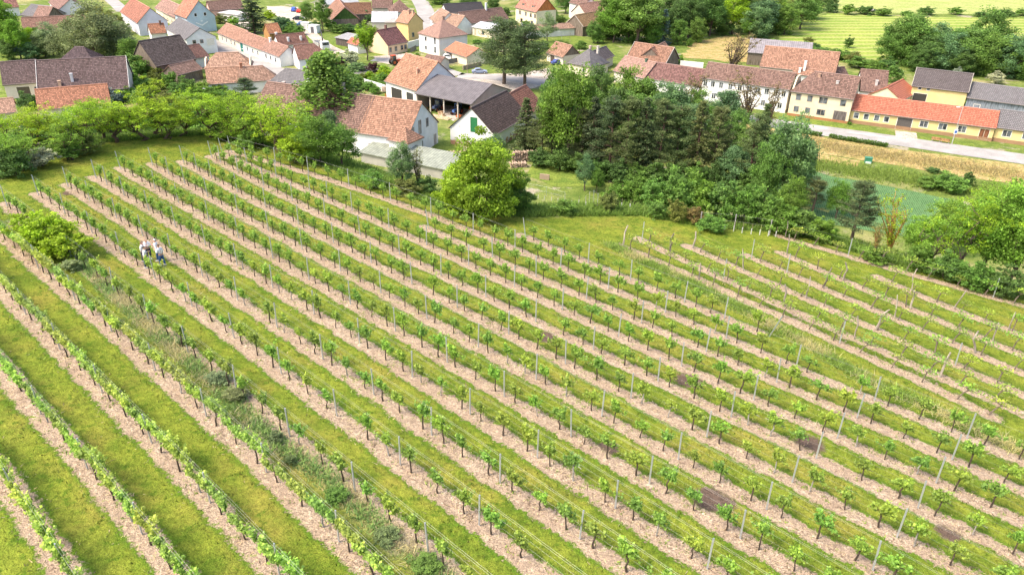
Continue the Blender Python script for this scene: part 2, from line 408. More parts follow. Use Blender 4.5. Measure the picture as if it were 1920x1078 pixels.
for r in rows:
    ss = np.arange(r['posts'][0] - 0.6, r['posts'][-1] + 0.6, 1.5)
    pts = np.array([r['at'](q)[:2] for q in ss])
    for a, b in zip(pts[:-1], pts[1:]):
        best = np.minimum(best, seg_dist(Q, a, b))
rd[near] = best
vin = np.clip((-SD + 1.0) / 1.5, 0, 1)
# weedy unploughed bank and the grown-over row are wild grass
WEED = [np.array([onplane(*p)[:2] for p in [(20, 418), (95, 452), (165, 500), (250, 585), (330, 660), (410, 730), (470, 790), (530, 840), (600, 885), (680, 960), (770, 1040), (850, 1100)]]),
        np.array([onplane(*p)[:2] for p in [(1142, 458), (1190, 482), (1290, 528), (1400, 585), (1520, 648), (1620, 710), (1750, 768), (1900, 838), (2000, 880)]])]
wd = np.full(len(Q), 9.0)
for W in WEED:
    for a, b in zip(W[:-1], W[1:]): wd = np.minimum(wd, seg_dist(Q, a, b))
vin[near] = np.minimum(vin[near], np.clip((wd - 0.35) / 0.5, 0.15, 1))
PATCH = [(1024, 632, .75), (1290, 712, 1.0), (1342, 938, 1.05), (1518, 832, .9), (1778, 997, .7), (1140, 838, .6), (130, 362, .7), (1325, 935, .7)]
dk = np.zeros(len(PX))
for x, y, r in PATCH:
    c = onplane(x, y)[:2]; dk = np.maximum(dk, np.clip(1.45 - np.linalg.norm(PX - c, axis=1) / r * 0.9, 0, 1))
nx, ny = len(gx), len(gy)
ii = np.arange(nx * ny).reshape(ny, nx)
FQ = np.stack([ii[:-1, :-1], ii[:-1, 1:], ii[1:, 1:], ii[1:, :-1]], -1).reshape(-1, 4)
me = bpy.data.meshes.new('ground'); me.vertices.add(len(PX)); me.loops.add(FQ.size); me.polygons.add(len(FQ))
me.vertices.foreach_set('co', np.column_stack([PX, Zg]).astype(np.float32).ravel())
me.loops.foreach_set('vertex_index', FQ.astype(np.int32).ravel()); me.polygons.foreach_set('loop_start', np.arange(0, FQ.size, 4, dtype=np.int32))
for nm, arr in (('row_distance', rd), ('vineyard', vin), ('bare_patch', dk)):
    a = me.attributes.new(nm, 'FLOAT', 'POINT'); a.data.foreach_set('value', arr.astype(np.float32))
me.materials.append(M['ground']); me.update(calc_edges=True); me.polygons.foreach_set('use_smooth', [True] * len(FQ))
props(obj('ground', me), kind='structure')

# ------------------------------------------------------------------ leaves
def leaf_quads(C, size, rng, flat=0.0):
    """one bent leaf quad per centre C (n,3)"""
    n = len(C)
    a = rng.normal(size=(n, 3)); a[:, 2] *= (1 - flat); a /= np.linalg.norm(a, axis=1)[:, None]
    b = rng.normal(size=(n, 3)); b[:, 2] *= (1 - flat); b -= (b * a).sum(1)[:, None] * a; b /= np.linalg.norm(b, axis=1)[:, None] + 1e-9
    s = (size if np.ndim(size) else np.full(n, size)) * rng.choice([.6, .8, 1, 1.15, 1.5], n) * rng.uniform(.85, 1.15, n)
    a = a * s[:, None] * 0.5; b = b * s[:, None] * 0.42
    return np.stack([C - a, C + b, C + a, C - b], 1)
BARKC = (0.075, 0.055, 0.042)
def vine_proto(kind, seed):
    rg = np.random.default_rng(seed); rnd = random.Random(seed)
    tr = MB()
    if kind == 'old':
        h = rnd.uniform(0.95, 1.2); lx = rnd.uniform(0.0, 0.45); ly = rnd.uniform(-.12, .12)
        pts = [(0, 0, -.1), (lx * .25, ly * .4, h * .35), (lx * .55, ly, h * .7), (lx, ly * .8, h)]
        tr.tube(pts, [.058, .046, .042, .055], 7)
        for sgn in (-1, 1):
            tr.tube([(lx, ly * .8, h - .04), (lx + sgn * .2, ly, h + .08), (lx + sgn * rnd.uniform(.35, .6), ly + rnd.uniform(-.1, .1), h + .05)], [.036, .024, .015], 6)
        n = 130; cx = np.clip(rg.normal(0, .42, n), -.85, .85) + lx
        C = np.column_stack([cx, rg.normal(0, .16, n), h + .1 + rg.uniform(-.1, .42, n) * (1 - .5 * np.abs(cx - lx))])
        sz = 0.125
    else:
        h = 0.95; k = [(0, 0, -.1)] + [(rnd.uniform(-.035, .035), rnd.uniform(-.035, .035), h * q) for q in (.3, .6, .85)] + [(0, 0, h)]
        tr.tube(k, [.05, .04, .036, .036, .045], 7)
        w = 0.95 if kind == 'left' else rnd.uniform(.45, .8)
        for sgn in (-1, 1):
            tr.tube([(0, 0, h - .02), (sgn * .18, 0, h + .05), (sgn * w * .8, rnd.uniform(-.03, .03), h + .02)], [.03, .022, .014], 5)
        C = []
        ns = 30 if kind == 'left' else rnd.randint(17, 22)
        for q in range(ns):          # shoots with leaves along them
            x0 = rnd.uniform(-w, w) if kind == 'left' or q > ns * .55 else rnd.gauss(0, .16)
            L = rnd.choice((rnd.uniform(.25, .45), rnd.uniform(.4, .78))) * (1 if abs(x0) < .4 or kind == 'left' else .62); dx, dy = rnd.gauss(0, .16), rnd.gauss(0, .15)
            m = int(L * 54)
            for j in range(m):
                f = (j + rnd.random()) / m
                C.append((x0 + dx * f + rnd.gauss(0, .055), dy * f + rnd.gauss(0, .06), h - .04 + L * f + rnd.gauss(0, .05)))
        C = np.array(C); sz = 0.122
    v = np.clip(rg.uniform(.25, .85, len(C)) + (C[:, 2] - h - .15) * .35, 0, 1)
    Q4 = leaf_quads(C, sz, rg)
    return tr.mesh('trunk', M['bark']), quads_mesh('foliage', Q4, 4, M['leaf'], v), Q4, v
PROTO = {k: [vine_proto(k, 100 * j + q) for q in range(9)] for j, k in enumerate(('main', 'left', 'old'))}
LEAFC = {'main': (0.215, 0.345, 0.065), 'left': (0.28, 0.40, 0.09), 'old': (0.24, 0.36, 0.07)}
def inframe(P, mx=40, my=60):
    x, y, w = proj(P); return w > 0 and -mx < x < 1920 + mx and -my < y < 1078 + my
vines = []
for r in rows:
    ps = r['posts']; a = math.atan2(r['d'][1], r['d'][0])
    S = []
    if r['kind'] == 'old':
        q = ps[0] + 0.9
        while q < ps[-1] + 1.5: S.append(q); q += random.uniform(1.9, 2.5)
    else:
        for u, v in zip(ps[:-1], ps[1:]):
            n = max(1, round((v - u) / 1.85)); S += [u + (v - u) * (j + .5) / n + random.gauss(0, .09) for j in range(n)]
    r['vines'] = []
    for q in S:
        if r['kind'] != 'old' and random.random() < 0.015: continue
        p = r['at'](q); x, y, w = proj(p + np.array([0, 0, .9]))
        if not (-60 < x < 1980 and -60 < y < 1160): continue
        r['vines'].append((q, p, w, 0 <= x <= 1920 and 0 <= y <= 1078))
    for k, (q, p, w, vis) in enumerate(sorted(r['vines'], key=lambda z: -z[0])):
        vines.append(dict(r=r, k=sum(1 for z in r['vines'] if z[3] and z[0] > q) + 1, p=p, w=w, vis=vis, a=a + random.uniform(-.08, .08) + (math.pi if random.random() < .5 and r['kind'] != 'old' else 0)))
young = sorted([v for v in vines if v['r']['kind'] != 'old'], key=lambda v: (not v['vis'], v['w']))
for n, v in enumerate(young): v['solo'] = n < 298 and v['vis']
SQ, SV, ST, STF, SF = [], [], MB(), [], []
def place_vine(v, name, label, cat, group, kind):
    tr, fo, Q4, vv = PROTO[kind][random.randrange(9)]
    t = thing(name, label, cat, v['p'], v['a'], group); s = random.uniform(.82, 1.14); t.scale = (s * random.uniform(.85, 1.2), s, s * random.uniform(.92, 1.08)); t.rotation_euler = (random.gauss(0, .045), random.gauss(0, .06), v['a'])
    obj('trunk', tr, t, (0.17, 0.135, 0.105) if kind == 'old' else BARKC if random.random() < .88 else (0.33, 0.31, 0.28))
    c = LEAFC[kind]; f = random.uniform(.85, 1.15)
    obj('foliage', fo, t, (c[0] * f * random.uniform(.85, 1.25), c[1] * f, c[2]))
for v in vines:
    r = v['r']; kd = r['kind']
    if kd == 'old':
        if v['vis']:
            place_vine(v, 'gnarled_vine', f"gnarled old grapevine, {ordinal(v['k'])} from the right end of the {ordinal(r['idx'] + 1)} row in the right block", 'grapevine', 'old gnarled vines in the right block', 'old')
    elif v['solo']:
        where = 'lower left corner'
        place_vine(v, 'grapevine', f"leafy young grapevine, {ordinal(v['k'])} from the near end of the {ordinal(r['idx'] + 1)} row from {where}", 'grapevine', 'young grapevines in the main rows', kd)
    else:
        tr, fo, Q4, vv = PROTO[kd][random.randrange(9)]
        ca, sa = math.cos(v['a']), math.sin(v['a']); R = np.array([[ca, -sa, 0], [sa, ca, 0], [0, 0, 1]])
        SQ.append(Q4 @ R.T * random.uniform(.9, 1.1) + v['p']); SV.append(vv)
        T = np.empty(len(tr.vertices) * 3); tr.vertices.foreach_get('co', T); T = T.reshape(-1, 3) @ R.T + v['p']
        b = len(ST.v); ST.v += [tuple(z) for z in T]; ST.f += [tuple(b + i for i in p.vertices) for p in tr.polygons]
far = obj('distant_grapevines', quads_mesh('distant_grapevines', np.concatenate(SQ), 4, M['leaf'], np.concatenate(SV)), None, LEAFC['main'])
props(far, 'young grapevines at the far upper end of the main rows', 'grapevines', kind='stuff')
ST.build('trunk', M['bark'], far, BARKC)

# ------------------------------------------------------------------ posts, stakes and trellis wires
def metal_post():
    m = MB(); m.box(-.032, .032, -.022, .022, -.3, 1.92); m.box(-.045, .045, -.030, -.023, -.3, 1.92); m.box(-.014, .014, .023, .036, -.1, 1.7)
    return m.mesh('trellis_post', M['metal'])
PM = metal_post()
STAKES = []
for q in range(5):
    rn = random.Random(q + 50); m = MB(); b = [rn.uniform(-.12, .12) for _ in range(4)]
    m.tube([(0, 0, -.3), (b[0] * .4, b[1] * .3, .6), (b[0] + .05, b[2] * .5, 1.25), (b[3], b[1], 1.95)], [.06, .055, .05, .04], 8)
    STAKES.append(m.mesh('wooden_stake', M['wood']))
nst = 0
for r in rows:
    i = r['idx']; old = r['kind'] == 'old'
    blk = 'in right block' if old else 'from lower left'
    mets = r['metal'] if old else r['posts']
    vis = sorted([q for q in mets if inframe(r['at'](q) + [0, 0, 1], 0, 0)], reverse=True)
    for q in mets:
        p = r['at'](q)
        if q not in vis: continue
        o = obj('trellis_post', PM, None, (0.50, 0.53, 0.56), p, math.atan2(r['d'][1], r['d'][0]))
        o.rotation_euler = (random.gauss(0, .02), random.gauss(0, .02), o.rotation_euler[2])
        if q == mets[0] and not old: o.rotation_euler[1] = -0.16
        if i == 15 and q == mets[-1] and not old: o.rotation_euler = (0, .35, 0)
        k = vis.index(q) + 1 if q in vis else 0
        lab = f"grey metal trellis post, {ordinal(k)} from near end of the {ordinal(i + 1)} row {blk}"
        props(o, lab, 'post', 'metal trellis posts')
    if old:
        vis = sorted([q for q in r['wood'] if inframe(r['at'](q), 0, 0)], reverse=True)
        for q in r['wood']:
            p = r['at'](q)
            if q not in vis: continue
            o = obj('wooden_stake', STAKES[nst % 5], None, random.choice([(0.36, 0.31, 0.26), (0.44, 0.38, 0.31), (0.28, 0.24, 0.2)]), p, random.uniform(0, 6.28))
            nst += 1; thick = random.choice([1, 1, 1.5]); o.scale = (thick, thick, random.uniform(.85, 1.12))
            o.rotation_euler = (random.gauss(0, .08), random.gauss(.03, .1), o.rotation_euler[2])
            k = vis.index(q) + 1 if q in vis else 1
            props(o, f"weathered wooden stake, {ordinal(k)} from the right end of the {ordinal(i + 1)} row in the right block", 'stake', 'weathered wooden stakes')
    w = MB(); ps = r['posts']
    hs = ((1.86, -.05), (1.86, .05), (1.35, 0.03), (0.93, 0)) if not old else ((1.7, 0), (1.0, 0))
    nrm = np.array([-r['d'][1], r['d'][0], 0])
    qs = [q for q in np.arange(ps[0], ps[-1] + .1, 2.7)]
    for hh, off in hs:
        pts = [r['at'](q) + nrm * off + [0, 0, hh - .02 * (j % 2)] for j, q in enumerate(qs)]
        pts = [p for p in pts if inframe(p, 250, 250)]
        if len(pts) > 1: w.tube(pts, .0028 if hh > 1.5 else .0022, 3, False)
    lab = f"pale wire trellis strung along the {ordinal(i + 1)} vine row {'in the right block' if old else 'from lower left corner'}"
    props(w.build('wire_trellis', M['metal'], None, (0.33, 0.33, 0.31)), lab, 'trellis wire', 'wire trellises')

# ------------------------------------------------------------------ grass blades, weeds, turf tufts
def blades(P, h, wid, rng, lean=.35, per=1):
    n = len(P); a = rng.uniform(0, 6.283, n); H = h * rng.uniform(.5, 1.25, n)
    d = np.column_stack([np.cos(a), np.sin(a), np.zeros(n)]) * (wid * rng.uniform(.6, 1.4, n))[:, None]
    t = np.column_stack([rng.normal(0, lean, n) * H, rng.normal(0, lean, n) * H, H])
    return np.stack([P - d, P + d, P + t], 1)
def scatter_line(W, width, n, rng):
    L = np.cumsum([0] + [np.linalg.norm(b - a) for a, b in zip(W[:-1], W[1:])]); q = rng.uniform(0, L[-1], n)
    xy = np.column_stack([np.interp(q, L, W[:, 0]), np.interp(q, L, W[:, 1])])
    return xy + rng.normal(0, width, (n, 2)), q
def on_ground(xy, sink=.02): return np.column_stack([xy, hz(xy)[0] - sink])
def stuff(name, label, Q3, v, color):
    o = obj(name, quads_mesh(name, Q3, 3, M['leaf'], v), None, color); props(o, label, 'grass', kind='stuff'); return o
rg = np.random.default_rng(5)
# turf tufts between the rows and fringe along the mulch strips
N0 = 330000
xy = np.column_stack([rg.uniform(-70, 80, N0), rg.uniform(14, 96, N0)])
d = np.column_stack([xy, plane(xy[:, 0], xy[:, 1])]) - CAM; ww = d @ fw; sx = 960 + F * (d @ ri) / ww; sy = 539 - F * (d @ up) / ww
xy = xy[(ww > 0) & (sx > -150) & (sx < 2070) & (sy > 200) & (sy < 1200)]
ix = np.clip(np.searchsorted(gx, xy[:, 0]), 0, nx - 1); iy = np.clip(np.searchsorted(gy, xy[:, 1]), 0, ny - 1)
rr = rd.reshape(ny, nx)[iy, ix]; vv = vin.reshape(ny, nx)[iy, ix]; dd = dk.reshape(ny, nx)[iy, ix]
keep = (vv > .6) & (rr + rg.normal(0, .16, len(rr)) > .66) & (dd < .4)
xy = xy[keep]; rr = rr[keep]
Q3 = blades(on_ground(xy), np.where(rr < .95, .16, .085), .028, rg, .6)
pat = .5 + .5 * np.sin(xy[:, 0] * .5 + 2 * np.sin(xy[:, 1] * .3)) * np.sin(xy[:, 1] * .41)
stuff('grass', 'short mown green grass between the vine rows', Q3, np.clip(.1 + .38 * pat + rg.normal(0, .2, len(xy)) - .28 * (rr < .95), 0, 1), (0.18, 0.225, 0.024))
# few weeds and clippings on the mulch
xy, _ = [], 0
P = []
for r in rows:
    L = r['posts'][-1] - r['posts'][0]
    for q in np.random.default_rng(r['idx'] + 3).uniform(r['posts'][0], r['posts'][-1], int(L * 1.1)):
        c = r['at'](q)[:2] + np.random.default_rng(int(q * 1e4) % 99999).normal(0, .38, 2); P.append(c)
P = np.array(P); P = P[poly_sd(P) < 0]; P = np.repeat(P, 7, axis=0) + rg.normal(0, .10, (len(P) * 7, 2))
Q3 = blades(on_ground(P, 0), .09, .04, rg, .9); stuff('weeds', 'small green weeds and clippings on the bark mulch strips', Q3, rg.uniform(.2, .9, len(P)), (0.20, 0.28, 0.06))
P = []
for r in rows:
    L = r['posts'][-1] - r['posts'][0]; q0 = np.random.default_rng(r['idx'] + 70)
    qs = q0.uniform(r['posts'][0], r['posts'][-1], int(L * 3)); c = np.array([r['at'](q)[:2] for q in qs]); c = np.repeat(c, 14, axis=0); P.append(c + q0.normal(0, .42, c.shape))
P = np.concatenate(P); P = P[poly_sd(P) < 0]; k = rg.uniform(0, 1, len(P)) < .6
stuff('straw', 'pale straw and bark chips strewn along the vine strips', blades(on_ground(P[k], 0), .05, .022, rg, 2.6), rg.uniform(.2, .9, k.sum()), (0.50, 0.40, 0.26))
stuff('prunings', 'dark prunings and bark pieces strewn along the vine strips', blades(on_ground(P[~k], 0), .06, .022, rg, 2.4), rg.uniform(.1, .8, (~k).sum()), (0.20, 0.135, 0.09))
# tall weeds on the little bank and in the overgrown row
xy, q = scatter_line(WEED[0], .34, 12000, rg); xy = xy[poly_sd(xy) < 1]
cl = np.sin(xy[:, 0] * 1.1) * np.sin(xy[:, 1] * .9 + 1) + rg.normal(0, .3, len(xy))
g = cl > -.15
stuff('tall_grass', 'tall green weeds along the bank between two left vine rows', blades(on_ground(xy[g]), .27, .035, rg, .8), rg.uniform(.2, .9, g.sum()), (0.20, 0.31, 0.10))
stuff('dry_grass', 'straw coloured tall grass along the bank between two left vine rows', blades(on_ground(xy[~g]), .28, .022, rg, .8), rg.uniform(.3, .9, (~g).sum()), (0.44, 0.40, 0.24))
xy, q = scatter_line(WEED[1], .45, 13000, rg)
cl = np.sin(xy[:, 0] * .8 + 2) * np.sin(xy[:, 1] * 1.1) + rg.normal(0, .3, len(xy)) + np.clip((q - 14) / 40, -.3, .5)
g = cl < .25
stuff('tall_grass', 'tall green grass smothering the first row of the right block', blades(on_ground(xy[g]), .34, .03, rg, .7), rg.uniform(.2, .9, g.sum()), (0.20, 0.30, 0.06))
stuff('dry_grass', 'bleached dry grass clumps smothering the first row of the right block', blades(on_ground(xy[~g]), .32, .02, rg, .8), rg.uniform(.3, .9, (~g).sum()), (0.44, 0.41, 0.2))
# rank grass along the outer edge and down the bank
W = np.array(EDGE[1:-1]); n = 130000
xy, q = scatter_line(W, 3.0, n, rg); sd = poly_sd(xy); xy = xy[(sd > .1) & (sd < 9)]
stuff('tall_grass', 'rank green grass and nettles on the bank edging the vineyard', blades(on_ground(xy), .5, .05, rg, .6), np.clip(rg.normal(.5, .22, len(xy)), 0, 1), (0.155, 0.25, 0.045))
# ------------------------------------------------------------------ tree prototypes (built about 10 m tall, shared by the copies)
def limb_tree(rnd, H, r0, fork_z, nl, spread, top, crooked=.06, nseg=4):
    m = MB(); tips = []
    def bend(a, b, k):
        out = []
        for i in range(nseg + 1):
            f = i / nseg; p = Vector(a).lerp(Vector(b), f)
            if 0 < i < nseg: p += Vector([rnd.gauss(0, k) for _ in range(3)])
            out.append(p)
        return out
    p0 = bend((0, 0, -.4), (rnd.gauss(0, .1), rnd.gauss(0, .1), fork_z), crooked)
    m.tube(p0, [r0 * (1.25 - .35 * i / nseg) for i in range(nseg + 1)], 8)
    for i in range(nl):
        an = 6.283 * i / nl + rnd.uniform(-.4, .4); el = rnd.uniform(.25, 1)
        e = Vector((math.cos(an) * spread * el, math.sin(an) * spread * el, top * rnd.uniform(.62, .95) - (el * .12) * H))
        b = bend(p0[-1] - Vector((0, 0, rnd.uniform(0, fork_z * .3))), e, crooked * 2)
        m.tube(b, [r0 * .55 * (1 - .8 * k / nseg) for k in range(nseg + 1)], 6); tips.append(e)
        for _ in range(2):
            s = b[rnd.choice((1, 2, 3))]; e2 = s + Vector((rnd.gauss(0, spread * .4), rnd.gauss(0, spread * .4), rnd.uniform(.1, .3) * H))
            m.tube(bend(s, e2, crooked), [r0 * .28 * (1 - .75 * k / nseg) for k in range(nseg + 1)], 5); tips.append(e2)
    return m, tips
def clump_leaves(C, R, n, size, rg, flat=0.0, shell=.5):
    """n leaves in each clump: centre C[i], radii R[i] (3)"""
    k = len(C); d = rg.normal(size=(k, n, 3)); d /= np.linalg.norm(d, axis=2)[..., None]
    r = rg.uniform(0, 1, (k, n, 1)) ** shell
    P = C[:, None, :] + d * r * R[:, None, :]
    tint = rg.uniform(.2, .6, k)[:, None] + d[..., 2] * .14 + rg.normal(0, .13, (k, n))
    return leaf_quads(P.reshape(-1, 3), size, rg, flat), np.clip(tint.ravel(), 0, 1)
def crown_mesh(Q, v): return quads_mesh('crown', Q, 4, M['leaf'], v)
def ellipsoid_clumps(rg, n, zc, rx, rz, cr, lo=.25, jag=.22, cut=-1.0):
    d = rg.normal(size=(n * 2, 3)); d /= np.linalg.norm(d, axis=1)[:, None]; d = d[d[:, 2] > cut][:n]
    r = lo + (1 - lo) * rg.uniform(0, 1, len(d)) ** .45
    r *= 1 + rg.normal(0, jag, len(d)) * .6
    C = d * r[:, None] * [rx, rx, rz] + [0, 0, zc]
    return C, np.abs(rg.normal(cr, cr * .25, (len(d), 1))) * np.array([[1, 1, .72]])
def p_round(seed, dense=1.0):
    rnd = random.Random(seed); rg = np.random.default_rng(seed)
    m, tips = limb_tree(rnd, 10, .2, 2.2, 6, 2.7, 9.4)
    C, R = ellipsoid_clumps(rg, 95, 5.7, 3.3, 4.1, 1.05, cut=-.85)
    C[:, :2] *= (1 - .28 * np.clip((C[:, 2:3] - 6) / 4, 0, 1))
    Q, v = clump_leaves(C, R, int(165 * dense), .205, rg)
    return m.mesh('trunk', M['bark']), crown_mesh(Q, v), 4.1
def p_full(seed):
    rnd = random.Random(seed); rg = np.random.default_rng(seed)
    m, tips = limb_tree(rnd, 10, .2, 1.2, 6, 2.7, 9.4)
    C, R = ellipsoid_clumps(rg, 120, 4.9, 3.6, 5.0, 1.05, cut=-.95); C[:, 2] = np.maximum(C[:, 2], .7)
    Q, v = clump_leaves(C, R, 160, .215, rg)
    return m.mesh('trunk', M['bark']), crown_mesh(Q, v), 4.4
def p_acacia(seed):
    rnd = random.Random(seed); rg = np.random.default_rng(seed)
    m, tips = limb_tree(rnd, 10, .27, 2.2, 5, 3.3, 9.8, .34)
    T = np.array([list(t) for t in tips]); T = np.concatenate([T + rg.normal(0, [.9, .9, .7], T.shape) for _ in range(5)] + [np.column_stack([rg.normal(0, 1.9, (18, 2)), rg.uniform(2.6, 9, 18)])])
    R = np.abs(rg.normal(.85, .25, (len(T), 1))) * np.array([[1.0, 1.0, .5]])
    T[:, 2] = np.clip(T[:, 2], 2.6, 10.2); Q, v = clump_leaves(T, R, 80, .16, rg, .4)
    return m.mesh('trunk', M['bark']), crown_mesh(Q, v), 4.3
def p_pine(seed, full=1.0):
    rnd = random.Random(seed); rg = np.random.default_rng(seed); m = MB(); C, R = [], []
    m.tube([(0, 0, -.4), (rnd.gauss(0, .1), rnd.gauss(0, .1), 4), (rnd.gauss(0, .15), rnd.gauss(0, .15), 9.6)], [.24, .18, .05], 8)
    z = 2.6
    while z < 9.7:
        f = (z - 2.6) / 7.1; L = 3.1 * (1 - .75 * f ** (1.6 if full == 1 else 2.6)) * rnd.uniform(.75, 1.1)
        for k in range(5 if full == 1 else 7):
            if rnd.random() < .12: continue
            an = rnd.uniform(0, 6.283); e = Vector((math.cos(an) * L, math.sin(an) * L, z + rnd.uniform(.2, .9)))
            m.tube([(0, 0, z), e * .5 + Vector((0, 0, z * .5)), e], [.06, .04, .02], 5, False)
            for q in (.45, .7, .95):
                C.append([e.x * q + rnd.gauss(0, .2), e.y * q + rnd.gauss(0, .2), z + (e.z - z) * q + .1]); s = (.55 + .25 * rnd.random()) * full; R.append([s, s, s * .42 * full])
        z += rnd.uniform(.5, .75)
    Q, v = clump_leaves(np.array(C), np.array(R), 105, .135, rg, .2)
    return m.mesh('trunk', M['bark']), crown_mesh(Q, v), 3.1
def p_spruce(seed, w=2.4, droop=.28):
    rnd = random.Random(seed); rg = np.random.default_rng(seed); m = MB(); C, R = [], []
    m.tube([(0, 0, -.4), (0, 0, 5), (0, 0, 10)], [.2, .13, .02], 8)
    z = .7
    while z < 9.9:
        f = z / 10; L = w * (1 - f) ** .85 * rnd.uniform(.8, 1.1) + .12
        for k in range(7):
            an = rnd.uniform(0, 6.283); n = max(2, int(L / .38)); ll = L * rnd.uniform(.75, 1.12)
            m.tube([(0, 0, z), (math.cos(an) * ll, math.sin(an) * ll, z - ll * droop)], [.035, .01], 4, False)
            for j in range(1, n + 1):
                q = j / n; C.append([math.cos(an) * ll * q, math.sin(an) * ll * q, z - ll * q * droop + rnd.gauss(0, .05)]); s = .34 * (1.15 - .4 * q); R.append([s, s, s * .5])
        z += .36
    Q, v = clump_leaves(np.array(C), np.array(R), 26, .15, rg, .3)
    return m.mesh('trunk', M['bark']), crown_mesh(Q, v), w
def p_bush(seed):
    rnd = random.Random(seed); rg = np.random.default_rng(seed); m = MB()
    for k in range(7):
        an = rnd.uniform(0, 6.283); m.tube([(0, 0, -.3), (math.cos(an) * .8, math.sin(an) * .8, 1.6), (math.cos(an) * 2.2, math.sin(an) * 2.2, 5.5 + rnd.random() * 2)], [.1, .07, .02], 5)
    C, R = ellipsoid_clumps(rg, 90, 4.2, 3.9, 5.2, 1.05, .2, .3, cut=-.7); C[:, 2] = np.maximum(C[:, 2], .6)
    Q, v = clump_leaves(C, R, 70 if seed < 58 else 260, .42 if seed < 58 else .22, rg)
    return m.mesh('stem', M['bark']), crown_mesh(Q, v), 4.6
def p_column(seed):
    rnd = random.Random(seed); rg = np.random.default_rng(seed); m, t = limb_tree(rnd, 10, .2, 1.4, 6, 1.5, 9)
    n = 170; z = rg.uniform(.8, 9.8, n); rad = 2.75 * np.sin(np.pi * np.clip((z + .8) / 11, 0, 1)) ** .6 * (1.12 - .075 * z); an = rg.uniform(0, 6.283, n); q = rad * rg.uniform(.3, 1, n) ** .5
    C = np.column_stack([np.cos(an) * q, np.sin(an) * q, z]); R = np.abs(rg.normal(.7, .18, (n, 1))) * np.array([[.9, .9, 1.15]])
    Q, v = clump_leaves(C, R, 70, .22, rg); return m.mesh('trunk', M['bark']), crown_mesh(Q, v), 2.2
def p_birch(seed):
    rnd = random.Random(seed); rg = np.random.default_rng(seed); m, t = limb_tree(rnd, 10, .13, 3, 7, 2.2, 9.6)
    C = []
    for e in t:
        for k in range(6):
            x, y, z = e.x * rnd.uniform(.5, 1.3), e.y * rnd.uniform(.5, 1.3), e.z + rnd.gauss(0, .5)
            for q in range(4): C.append([x + rnd.gauss(0, .15), y + rnd.gauss(0, .15), z - q * .45])
    C = np.array(C); Q, v = clump_leaves(C, np.tile([[.42, .42, .4]], (len(C), 1)), 17, .2, rg); return m.mesh('trunk', M['bark']), crown_mesh(Q, v), 3.0
def p_thin(seed):
    rnd = random.Random(seed); rg = np.random.default_rng(seed); m = MB(); tips = []
    for k in range(9):
        an = rnd.uniform(0, 6.283); s = rnd.uniform(.6, 3.4); zz = rnd.uniform(6, 10)
        b = [Vector((0, 0, -.3)), Vector((math.cos(an) * s * .3, math.sin(an) * s * .3, zz * .4)), Vector((math.cos(an) * s * .7, math.sin(an) * s * .7, zz * .75)), Vector((math.cos(an) * s, math.sin(an) * s, zz))]
        m.tube(b, [.17, .11, .06, .02], 6)
        for q in range(9):
            j = rnd.choice((1, 2, 3)); p = b[j].lerp(b[j - 1], rnd.random() * .6); e = p + Vector((rnd.gauss(0, .8), rnd.gauss(0, .8), rnd.uniform(.5, 1.9))); m.tube([p, p.lerp(e, .5) + Vector((rnd.gauss(0, .1), 0, .1)), e], [.045, .03, .012], 4); tips.append(list(e)); tips.append(list(p.lerp(e, .5)))
    C = np.array(tips); Q, v = clump_leaves(C, np.tile([[.5, .5, .4]], (len(C), 1)), 9, .22, rg); return m.mesh('trunk', M['bark']), crown_mesh(Q, v), 3.3
TP = dict(round=[p_round(s) for s in (1, 2, 3, 4)], full=[p_full(s) for s in (15, 16, 17)], light=[p_round(s, .6) for s in (11, 12)], acacia=[p_acacia(s) for s in (21, 22, 23, 24, 25)], bigpine=[p_pine(35, 1.35), p_pine(36, 1.35)], pine=[p_pine(s) for s in (31, 32, 33)],
          spruce=[p_spruce(s) for s in (41, 42)], fir=[p_spruce(45, 3.0, .1)], bush=[p_bush(s) for s in (51, 52, 53, 54)], bigbush=[p_bush(58), p_bush(59)], column=[p_column(61)], birch=[p_birch(71)], thin=[p_thin(81), p_thin(82)])
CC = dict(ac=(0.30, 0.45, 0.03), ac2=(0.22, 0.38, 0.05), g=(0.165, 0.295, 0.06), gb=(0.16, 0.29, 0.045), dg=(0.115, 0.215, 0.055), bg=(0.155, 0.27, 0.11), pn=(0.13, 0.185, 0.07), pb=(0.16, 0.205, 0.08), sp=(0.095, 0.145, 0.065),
          bs=(0.16, 0.23, 0.21), ye=(0.235, 0.375, 0.035), ol=(0.20, 0.24, 0.06), br=(0.24, 0.19, 0.075), wi=(0.22, 0.28, 0.12), rd=(0.09, 0.035, 0.04), wh=(0.40, 0.44, 0.30), pale=(0.26, 0.34, 0.17))
tcount = {}
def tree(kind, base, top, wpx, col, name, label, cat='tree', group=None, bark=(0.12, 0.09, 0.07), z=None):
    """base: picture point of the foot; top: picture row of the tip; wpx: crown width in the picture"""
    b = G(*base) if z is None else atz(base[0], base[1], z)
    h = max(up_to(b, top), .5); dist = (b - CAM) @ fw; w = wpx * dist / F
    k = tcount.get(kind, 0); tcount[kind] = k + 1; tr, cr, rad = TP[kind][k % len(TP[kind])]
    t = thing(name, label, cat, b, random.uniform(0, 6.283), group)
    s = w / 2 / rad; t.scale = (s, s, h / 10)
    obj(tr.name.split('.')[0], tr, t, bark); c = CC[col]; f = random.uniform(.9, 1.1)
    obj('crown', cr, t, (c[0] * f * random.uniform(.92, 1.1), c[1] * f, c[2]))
    return t
def trees(kind, col, name, group, rows_, cat='tree', bark=(0.12, 0.09, 0.07)):
    for r in rows_:
        x, y, top, w, lab = r[:5]; tree(kind, (x, y), top, w, r[5] if len(r) > 5 else col, name, lab, cat, group, bark)
